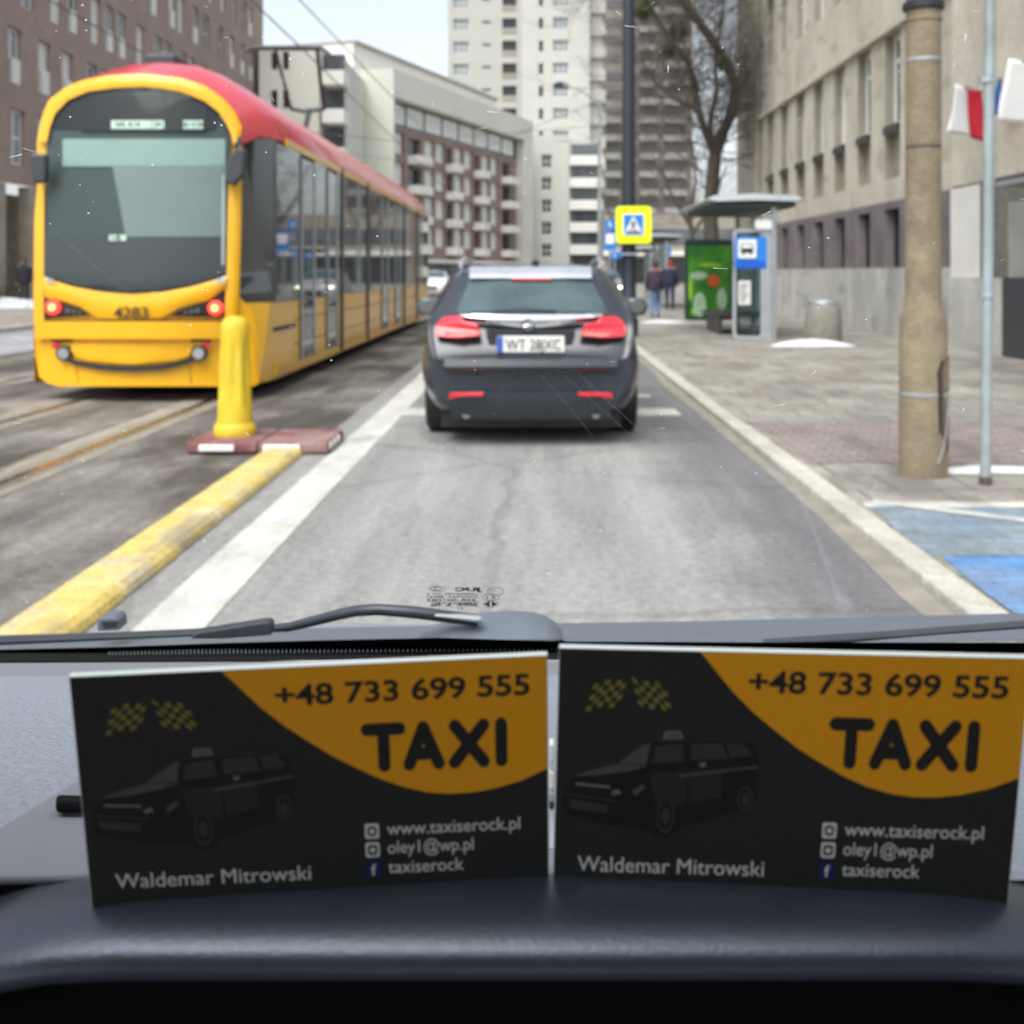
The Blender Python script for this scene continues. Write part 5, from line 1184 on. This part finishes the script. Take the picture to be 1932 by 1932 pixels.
def ring_(cx, cy, rx, ry, t=.9, n=22):
    for i in range(n):
        a, b = 2*math.pi*i/n, 2*math.pi*(i+1)/n
        mb.face([fg(cx+rx*math.cos(a), -(cy+ry*math.sin(a))), fg(cx+rx*math.cos(b), -(cy+ry*math.sin(b))), fg(cx+(rx-t)*math.cos(b), -(cy+(ry-t)*math.sin(b))), fg(cx+(rx-t)*math.cos(a), -(cy+(ry-t)*math.sin(a)))])
def mtext(s, x1, x0, yb, cap, bold=.02):
    put_text(mb, s, lambda x, y: fg(x0+x1-x, y), x0, -yb, x1-x0, cap, bold)
mtext('JUC', 910, 858, 1112, 6.5, .06); mtext('LAMINATED  AS1 2', 900, 806, 1119.5, 3.6); mtext('DOT953  M541', 900, 806, 1125, 3.6); mtext('43R-001083', 900, 806, 1132, 5.2); mtext('TYPE 2000-3450', 898, 822, 1137, 3.2)
ring_(935, 1113, 16, 8); ring_(928, 1111, 5, 3); ring_(926, 1124, 16, 7); ring_(926, 1137, 15, 6.5); ring_(824, 1108, 16, 5.5); ring_(826, 1108, 7, 3.8); ring_(818, 1108, 6, 3.2); mtext('E 1', 934, 918, 1127, 6)
mb.face([fg(913, -1137), fg(924, -1131.5), fg(924, -1142.5)]); mb.face([fg(939, -1137), fg(928, -1142.5), fg(928, -1131.5)])
for x0, x1 in ((862, 904), (840, 852), (812, 832)):
    for a, b, c_, d_ in ((x0, x1, 1133.5, 1134.3), (x0, x1, 1140.5, 1141.3)): mb.face([fg(a, -c_), fg(b, -c_), fg(b, -d_), fg(a, -d_)])
mtext('2009', 902, 864, 1139.5, 4.2, .05); mtext('N2', 831, 813, 1139.8, 4.2, .05); mtext('51', 874, 864, 1147, 3)
mb.face([fg(842, -1140), fg(850, -1140), fg(850, -1135.5), fg(848, -1135.5)])
mb.build('printed_glass_mark', M['ink'], ws, fix=False)
# black glass border with a fine comb edge along the bottom
mb = MB(); tp = [(-60, 1222), (200, 1216), (420, 1208), (600, 1203), (830, 1198), (1060, 1205), (1500, 1207), (2000, 1207)]; bt_ = [(-60, 1268), (200, 1258), (420, 1248), (600, 1239), (830, 1233), (1060, 1228), (1500, 1230), (2000, 1236)]
mb.loft([[onglass(*p, .002) for p in tp], [onglass(*q, .002) for q in bt_]], closed=False, cap=False); mb.build('black_border', M['trimshade'], ws, fix=False)
# cowl, nozzle, bonnet edge, wipers (outside the glass)
def slab(name, top, bot, Yt, Yb, m, th=.03, parent=taxi, bev=.004):
    mb = MB(); mb.loft([[at(*p, Yt+th) for p in top], [at(*p, Yt) for p in top], [at(*q, Yb) for q in bot], [at(*q, Yb+th) for q in bot]], closed=False, cap=False); return mb.build(name, m, parent, smooth=True)
slab('cowl', [(-700, 1222), (-80, 1200), (250, 1191), (420, 1183), (520, 1186), (830, 1180), (1000, 1176), (1040, 1176), (1300, 1172), (1600, 1165), (2000, 1155), (2700, 1150)], [(-700, 1262), (-80, 1235), (250, 1228), (420, 1222), (520, 1214), (830, 1210), (1000, 1212), (1040, 1213), (1300, 1215), (1600, 1212), (2000, 1210), (2700, 1215)], 1.02, .90, M['cowl'])
slab('bonnet_edge', [(500, 1176), (700, 1176), (860, 1178)], [(500, 1205), (700, 1200), (860, 1194)], 1.10, 1.05, M['silver'])
slab('bonnet_edge', [(1745, 1197), (1850, 1190), (2000, 1180)], [(1700, 1199), (1850, 1209), (2000, 1214)], .955, .945, M['creamw'])
mb = MB(); mb.prism([at(182, 1192, .93), at(184, 1171, .93), at(190, 1164, .93), at(216, 1163, .93), at(223, 1170, .93), at(226, 1190, .93)], (0, .02, 0)); nz = mb.build('washer_nozzle', M['cowl'], taxi, bevel=.002)
mb = MB(); mb.prism([at(192, 1181, .928), at(219, 1179, .928), at(219, 1172, .928), at(192, 1174, .928)], (0, .003, 0)); mb.build('nozzle_face', M['wiper'], nz)
mb = MB(); pth = [(508, 1186, .905), (545, 1183, .90), (590, 1172, .89), (640, 1159, .88), (675, 1152, .875), (715, 1150, .87), (780, 1155, .87), (850, 1164, .875), (900, 1170, .88)]
mb.tube([at(*p) for p in pth], [.003, .0036, .004, .0042, .0043, .0044, .0046, .0047, .0045], 10); wa = mb.build('wiper_arm', M['wiper'], taxi, smooth=True)
mb = MB(); mb.prism([at(820, 1158.5, .868), at(905, 1166, .868), at(912, 1172, .868), at(900, 1176, .868), at(818, 1165, .868)], (0, .008, 0)); mb.build('arm_cap', M['steel'], wa, bevel=.0015)
mb = MB(); pv = [(790, 1206), (850, 1176), (905, 1168), (960, 1164), (1000, 1166), (1030, 1174), (1052, 1188), (1062, 1203)]
ringp = [at(u, v, .885) for u, v in pv]; mb.loft([[p+Vector((0, .03, -.004)) for p in ringp], [p+Vector((0, .006, 0)) for p in ringp], [p+Vector((0, -.012, -.006)) for p in ringp], [Vector((p.x, p.y-.02, at(900, 1207, .865).z)) for p in ringp]], closed=False, cap=False); mb.build('wiper_pivot_cover', M['cowl'], wa, smooth=True)
mb = MB(); mb.prism([at(357, 1206, .87), at(372, 1193, .87), at(505, 1172, .87), at(512, 1178, .87), at(512, 1199, .87), at(420, 1206, .87)], (0, .012, 0)); mb.build('wiper_blade', M['wiper'], wa, bevel=.0015)
mb = MB(); mb.prism([at(-80, 1212, .9), at(380, 1194, .9), at(380, 1201, .9), at(-80, 1222, .9)], (0, .012, 0)); mb.build('blade_rubber', M['wiper'], wa, bevel=.001)
mb = MB(); mb.prism([at(1440, 1214, .875), at(1700, 1197, .875), at(2350, 1146, .875), at(2350, 1157, .875), at(1745, 1201, .875), at(1600, 1214, .875)], (0, .012, 0)); mb.build('wiper_blade', M['wiper'], taxi, bevel=.0015)
# dashboard top: slopes gently down to the glass, with a smoother strip by the glass
def dz(y): return 1.2762+(y-.222)*(-.262)
mb = MB(); mb.grid(lambda a, b: (-.74+1.48*a, .222+b*.42, dz(.222+b*.42)+.004*math.sin(math.pi*a)), 30, 20); mb.build('dash_top', M['dash'], taxi, smooth=True)
mb = MB(); mb.grid(lambda a, b: (-.74+1.48*a, .6425+b*.1225, dz(.6425+b*.1225)-.0015+.004*math.sin(math.pi*a)-.001*b), 20, 4); mb.build('dash_front_strip', M['dashlight'], taxi, smooth=True)
mb = MB(); mb.grid(lambda a, b: (-.74+1.48*a, .765+b*.095, dz(.765+b*.095)-.0015+.004*math.sin(math.pi*a)-.001*b), 20, 4); mb.build('defrost_strip', M['trimshade'], taxi, smooth=True)
mb = MB(); pl_ = [(-60, 1640), (60, 1560), (160, 1495), (330, 1440), (900, 1440), (980, 1500), (980, 1700), (-60, 1718)]
def ondash(u, v, off=0):
    k = (v-513)/2125; Y = (HCAM-1.2762-.222*.262)/(k-.262); p = at(u, v, Y); p.z += off; return p
mb.prism([ondash(u, v, .003) for u, v in pl_ if v < 1690]+[ondash(980, 1685, .003), ondash(-60, 1700, .003)][::1], (0, 0, .002)); mb.build('dash_panel', M['dashlight'], taxi, bevel=.0008)
mb = MB(); u = 205.0
while u < 1110:
    f_ = min(1, (u-150)/700); v1 = 1247-(u-200)*.012; v0 = v1-(5+13*f_)
    mb.face([ondash(u, v0, .0042), ondash(u+1.5+.5*f_, v0, .0042), ondash(u+1.5+.5*f_, v1, .0042), ondash(u, v1, .0042)]); u += 6.6+2.2*f_
tag(mb.build('vent_comb', M['cowl'], taxi, fix=False), kind='stuff')
# soft hood in front of the panel, rounded over towards the seat
HOODP = [(.2235, 1.2760), (.2234, 1.2795), (.2222, 1.2816), (.2195, 1.2824), (.2160, 1.2826)]
hy, hz = .2121, 1.2826; HOODP.append((hy, hz))
for vv, tl in [(1700, 6), (1712, 9), (1724, 12), (1736, 15), (1748, 19), (1760, 23), (1772, 27), (1784, 32), (1795, 37), (1805, 44), (1814, 52), (1823, 60), (1831, 68), (1838, 76), (1844, 83), (1848, 89)]:
    K_ = (vv-513)/2125; tn = math.tan(R(tl)); dd_ = (K_*hy-(HCAM-hz))/(K_+tn); hy -= dd_; hz -= tn*dd_; HOODP.append((hy, hz))
HOODP += [(hy+.0006, hz-.0008), (hy+.003, hz-.0012), (hy+.02, hz-.0014)]
def hoodz(x, b):
    pr = HOODP
    k = b*(len(pr)-1); i = min(int(k), len(pr)-2); f_ = k-i; y = pr[i][0]+(pr[i+1][0]-pr[i][0])*f_; z = pr[i][1]+(pr[i+1][1]-pr[i][1])*f_
    e = max(0, abs(x+.0)-.075); return (x, y+min(.04, 1.5*e*e), z-min(.04, 5.5*e*e))
mb = MB(); mb.grid(lambda a, b: hoodz(-.74+1.48*a, b), 120, (len(HOODP)-1)*2); mb.build('instrument_hood', M['hood'], taxi, smooth=70)
mb = MB(); mb.grid(lambda a, b: (-.74+1.48*a, .214+min(.04, 1.5*max(0, abs(-.74+1.48*a)-.075)**2), hz-.0018-.16*b-min(.04, 5.5*max(0, abs(-.74+1.48*a)-.075)**2)), 40, 4); mb.build('black_shade_sheet', M['trimshade'], taxi)  # near-black sheet added below the lip, its shade put into the colour
mb = MB(); mb.prism([ondash(105, 1582, .006), ondash(165, 1583, .006), ondash(165, 1568, .006), ondash(106, 1566, .006)], (0, 0, .003)); mb.build('sensor_tab', M['trimshade'], taxi, bevel=.001)
# bright clip glimpsed between the cards
clip = thing('pen_clip', ondash(1040, 1500), 'small bright metal clip glimpsed in the gap between the two taxi cards', 'clip')
for v0, v1, m_ in ((1404, 1440, 'creamw'), (1446, 1450, 'silver'), (1456, 1492, 'creamw'), (1495, 1515, 'steel'), (1517, 1530, 'black')):
    mb = MB(); mb.prism([at(1036, v0, .26), at(1046, v0, .26), at(1046, v1, .26), at(1036, v1, .26)], (0, .004, 0)); mb.build('clip_segment', M[m_], clip, bevel=.0006)
mb = MB(); mb.tube([at(1041, 1525, .262), ondash(1041, 1640, .004)], .0008, 6); mb.build('clip_stem', M['silver'], clip)
# the rest of the cabin: roof lining, pillars, doors, seats and rear wall are unseen, shaped and toned to set the light on the cards
mb = MB(); mb.box(-.74, .74, -2.2, .02, 1.645, 1.70); mb.build('unseen_roof_lining', M['unseen_liner'], taxi)
for sx in (-1, 1):
    mb = MB(); mb.box(min(sx*.74, sx*.80), max(sx*.74, sx*.80), -2.2, .95, .45, 1.16); mb.build('unseen_door_trim', M['seat'], taxi)
    mb = MB(); mb.tube([(sx*.76, .88, 1.1), (sx*.69, .02, 1.65)], .045, 8); mb.build('unseen_windscreen_pillar', M['cabin'], taxi)
    mb = MB(); mb.box(min(sx*.70, sx*.78), max(sx*.70, sx*.78), -.62, -.52, 1.16, 1.65); mb.build('unseen_door_pillar', M['cabin'], taxi)
    mb = MB(); mb.box(min(sx*.70, sx*.78), max(sx*.70, sx*.78), -2.2, -1.95, 1.16, 1.65); mb.build('unseen_rear_pillar', M['cabin'], taxi)
    mb = MB(); mb.box(sx*.36-.25, sx*.36+.25, -.75, -.55, .75, 1.32); mb.box(sx*.36-.14, sx*.36+.14, -.74, -.62, 1.34, 1.54); mb.build('unseen_front_seat', M['seat'], taxi, bevel=.05)
mb = MB(); mb.box(-.74, .74, -2.3, -2.2, .45, 1.08); mb.build('unseen_rear_wall', M['seat'], taxi)
mb = MB(); mb.box(-.74, .74, -2.2, .9, .40, .45); mb.build('unseen_cabin_floor', M['seat'], taxi)
mb = MB(); mb.box(-.74, .74, .20, .95, .45, 1.05); mb.build('dash_body', M['cabin'], taxi)

# ------------------------------------------------------------------ the two taxi cards standing on the hood
def bilin(c, s_, t_):
    TL_, TR_, BL_, BR_ = c; return TL_.lerp(TR_, s_).lerp(BL_.lerp(BR_, s_), t_)
def card(corners, label):
    c = corners; t = thing('taxi_card', c[2], label, 'card', 'taxi cards on the dashboard')
    nrm = (c[1]-c[0]).cross(c[2]-c[0]).normalized()
    if nrm.y > 0: nrm = -nrm          # towards the seat
    P = lambda s_, t_, o=0: bilin(c, s_, t_)+nrm*o*.001
    T = 1.3
    mb = MB(); mb.prism([P(0, 0, -T), P(1, 0, -T), P(1, 1.12, -T), P(0, 1.12, -T)], nrm*(T*.001)); mb.build('board', M['cardedge'], t)
    e = .0015
    mb = MB(); mb.face([P(e, .003, .05), P(1-e, .003, .05), P(1-e, 1.12, .05), P(e, 1.12, .05)]); mb.build('print_ground', M['cardblack'], t, fix=False)
    cv = [(.308, 0.004), (.335, .062), (.385, .17), (.43, .25), (.48, .325), (.53, .395), (.58, .452), (.63, .505), (.68, .545), (.73, .573), (.78, .585), (.83, .583), (.88, .57), (.94, .54), (1-e, .492)]
    mb = MB()
    for (a, b), (a2, b2_) in zip(cv, cv[1:]): mb.face([P(a, .004, .09), P(a2, .004, .09), P(a2, b2_, .09), P(a, b, .09)])
    mb.build('yellow_panel', M['cardyellow'], t, fix=False)
    fn = lambda x, y, o=.13: P(x, -y, o)
    mb = MB(); put_text(mb, '+48 733 699 555', fn, .415, -.162, .545, .088, .022); mb.build('phone_number', M['ink'], t, fix=False)
    mb = MB()
    def cap_(p, q, r):
        ax = 2.1; d_ = Vector((q[0]-p[0], (q[1]-p[1])/ax)); n_ = 10; pts = []
        a0 = math.atan2(d_.y, d_.x)
        for k in range(n_+1): a = a0+math.pi/2+math.pi*k/n_; pts.append((p[0]+r*math.cos(a), p[1]+r*ax*math.sin(a)))
        for k in range(n_+1): a = a0-math.pi/2+math.pi*k/n_; pts.append((q[0]+r*math.cos(a), q[1]+r*ax*math.sin(a)))
        mb.face([P(x, y, .13+cap_.k) for x, y in pts]); cap_.k += .002
    cap_.k = 0; r_ = .0130; y0, y1 = .285, .445
    for p, q in (((.605, y0), (.675, y0)), ((.640, y0), (.640, y1)), ((.694, y1), (.726, y0)), ((.726, y0), (.758, y1)), ((.704, .40), (.749, .40)), ((.795, y0), (.857, y1)), ((.857, y0), (.793, y1)), ((.896, y0), (.896, y1))): cap_(p, q, r_)
    mb.build('taxi_lettering', M['ink'], t, fix=False)
    mb = MB(); put_text(mb, 'www.taxiserock.pl', fn, .640, -.757, .295, .056, .004); put_text(mb, 'oley1@wp.pl', fn, .640, -.842, .190, .056, .004); put_text(mb, 'taxiserock', fn, .640, -.932, .167, .056, .004); mb.build('contact_lines', M['cardtext'], t, fix=False)
    mb = MB(); put_text(mb, 'Waldemar Mitrowski', fn, .055, -.945, .415, .066, 0); mb.build('owner_name', M['cardtext'], t, fix=False)
    def sq(cx, cy, a, b, o, r=.3):
        pts = []
        for qx, qy, a0 in ((1, -1, 270), (1, 1, 0), (-1, 1, 90), (-1, -1, 180)):
            for k in range(5): an = R(a0+22.5*k); pts.append((cx+qx*a*(1-r)+a*r*math.cos(an), cy+qy*b*(1-r)+b*r*math.sin(an)))
        return [P(x, y, o) for x, y in pts]
    for k, cy in enumerate((.737, .822, .912)):
        mb = MB(); mb.face(sq(.607, cy, .0155, .034, .13)); ic = mb.build('icon', M['cardtext'] if k < 2 else M['cardblue'], t, fix=False)
        mb = MB()
        if k < 2: mb.face(sq(.607, cy, .0105, .023, .16, .8 if k == 0 else .5)); mb.build('icon_centre', M['cardblack'], ic, fix=False); mb = MB(); mb.face(sq(.607, cy, .006, .012, .18, .9)); mb.build('icon_dot', M['cardtext'], ic, fix=False)
        else: put_text(mb, 'f', lambda x, y: P(x, -y, .16), .602, -(cy+.026), .011, .05, .02); mb.build('icon_letter', M['cardtext'], ic, fix=False)
    for k, (fx, sg) in enumerate(((.108, 1), (.207, -1))):
        mb = MB()
        for i in range(6):
            for j in range(5):
                if (i+j) % 2: continue
                def q_(a, b): x = (a-3)*.0126; y = (b-2.5)*.023+sg*(-x)*.32+.007*math.sin(a*1.5+sg); return P(fx+x-sg*(b-2.5)*.0035, .185+y, .13)
                mb.face([q_(i, j), q_(i+1, j), q_(i+1, j+1), q_(i, j+1)])
        mb.build('checkered_flag', M['cardflag'], t, fix=False)
    # printed dark car with a roof sign
    def c2(pts): return [((x-76)/1883, (y-31)/935-(x-76)*.000024) for x, y in pts]
    mb = MB(); mb.face([P(x, y, .10) for x, y in c2([(105, 640), (118, 575), (150, 532), (240, 500), (330, 478), (400, 425), (440, 398), (520, 384), (640, 378), (760, 378), (860, 388), (900, 415), (918, 490), (914, 590), (900, 655), (870, 680), (820, 676), (610, 735), (560, 778), (500, 770), (460, 742), (300, 728), (130, 688)])]); cp_ = mb.build('car_picture', M['cardcar'], t, fix=False)
    def cpoly(name, m_, pts, o=.13): b_ = MB(); b_.face([P(x, y, o) for x, y in c2(pts)]); b_.build(name, m_, cp_, fix=False)
    cpoly('picture_bonnet', M['cardgrey'], [(150, 532), (240, 502), (330, 482), (455, 492), (380, 512), (250, 528)])
    cpoly('picture_windscreen', M['cardgrey'], [(335, 480), (405, 428), (445, 402), (468, 402), (452, 486)], .14)
    cpoly('picture_roof_line', M['cardmid'], [(450, 396), (520, 386), (760, 381), (858, 391), (858, 396), (760, 387), (520, 392)])
    cpoly('picture_door', M['carddoor'], [(470, 520), (618, 508), (625, 640), (500, 650)])
    cpoly('picture_door', M['carddoor'], [(630, 506), (760, 496), (770, 612), (636, 638)])
    cpoly('picture_side_window', M['cardmid'], [(478, 480), (490, 412), (600, 402), (612, 470)], .12)
    cpoly('picture_side_window', M['cardmid'], [(640, 468), (636, 402), (760, 398), (790, 460)], .12)
    cpoly('picture_side_window', M['cardmid'], [(800, 458), (778, 400), (850, 402), (888, 450)], .12)
    cpoly('picture_waistline', M['cardgrey'], [(590, 524), (910, 488), (911, 497), (592, 534)], .15)
    cpoly('picture_mirror', M['cardlite'], [(672, 478), (700, 474), (698, 492), (676, 494)], .16)
    cpoly('picture_headlight', M['cardlite'], [(160, 556), (306, 570), (308, 580), (164, 568)], .14)
    cpoly('picture_lamp', M['cardlite'], [(312, 592), (345, 582), (352, 602), (318, 608)], .14); cpoly('picture_lamp', M['cardgrey'], [(400, 590), (440, 562), (456, 572), (412, 612)], .14)
    cpoly('picture_grille', M['cardmid'], [(132, 622), (300, 648), (296, 682), (140, 660)], .12)
    cpoly('picture_bumper_line', M['cardmid'], [(120, 600), (330, 628), (330, 634), (120, 607)], .12)
    for wx, wy, rx, ry in ((542, 690, 44, 82), (868, 622, 38, 62)):
        for nm_, m_, k_, o_ in (('picture_wheel', 'cardmid', .86, .12), ('picture_tyre', 'cardcar', .66, .14), ('picture_rim', 'cardmid', .42, .16)):
            cpoly(nm_, M[m_], [(wx+rx*k_*math.cos(2*math.pi*k/18), wy+ry*k_*math.sin(2*math.pi*k/18)) for k in range(18)], o_)
    cpoly('picture_roof_sign', M['cardlite'], [(518, 384), (526, 352), (592, 352), (602, 382)])
    b_ = MB(); put_text(b_, 'TAXI', lambda x, y: P(x, -y, .15), (530-76)/1883, -(376-31)/935+.011, .031, .020, .01); b_.build('picture_sign_letters', M['cardcar'], cp_, fix=False)
    return t
iT, iB, oT, oB = .2100, .2195, .2000, .2092
card((at(130, 1277, oT), at(1033, 1236, iT), at(172, 1700, oB), at(1036, 1660, iB)), 'black and yellow taxi card on the dashboard whose outer edge shows a white dashboard behind')
card((at(1055, 1222, iT), at(1945, 1242, oT+.002), at(1043, 1664, iB), at(1903, 1690, oB+.002)), 'black and yellow taxi card reaching the picture edge, below the blue parking bay')
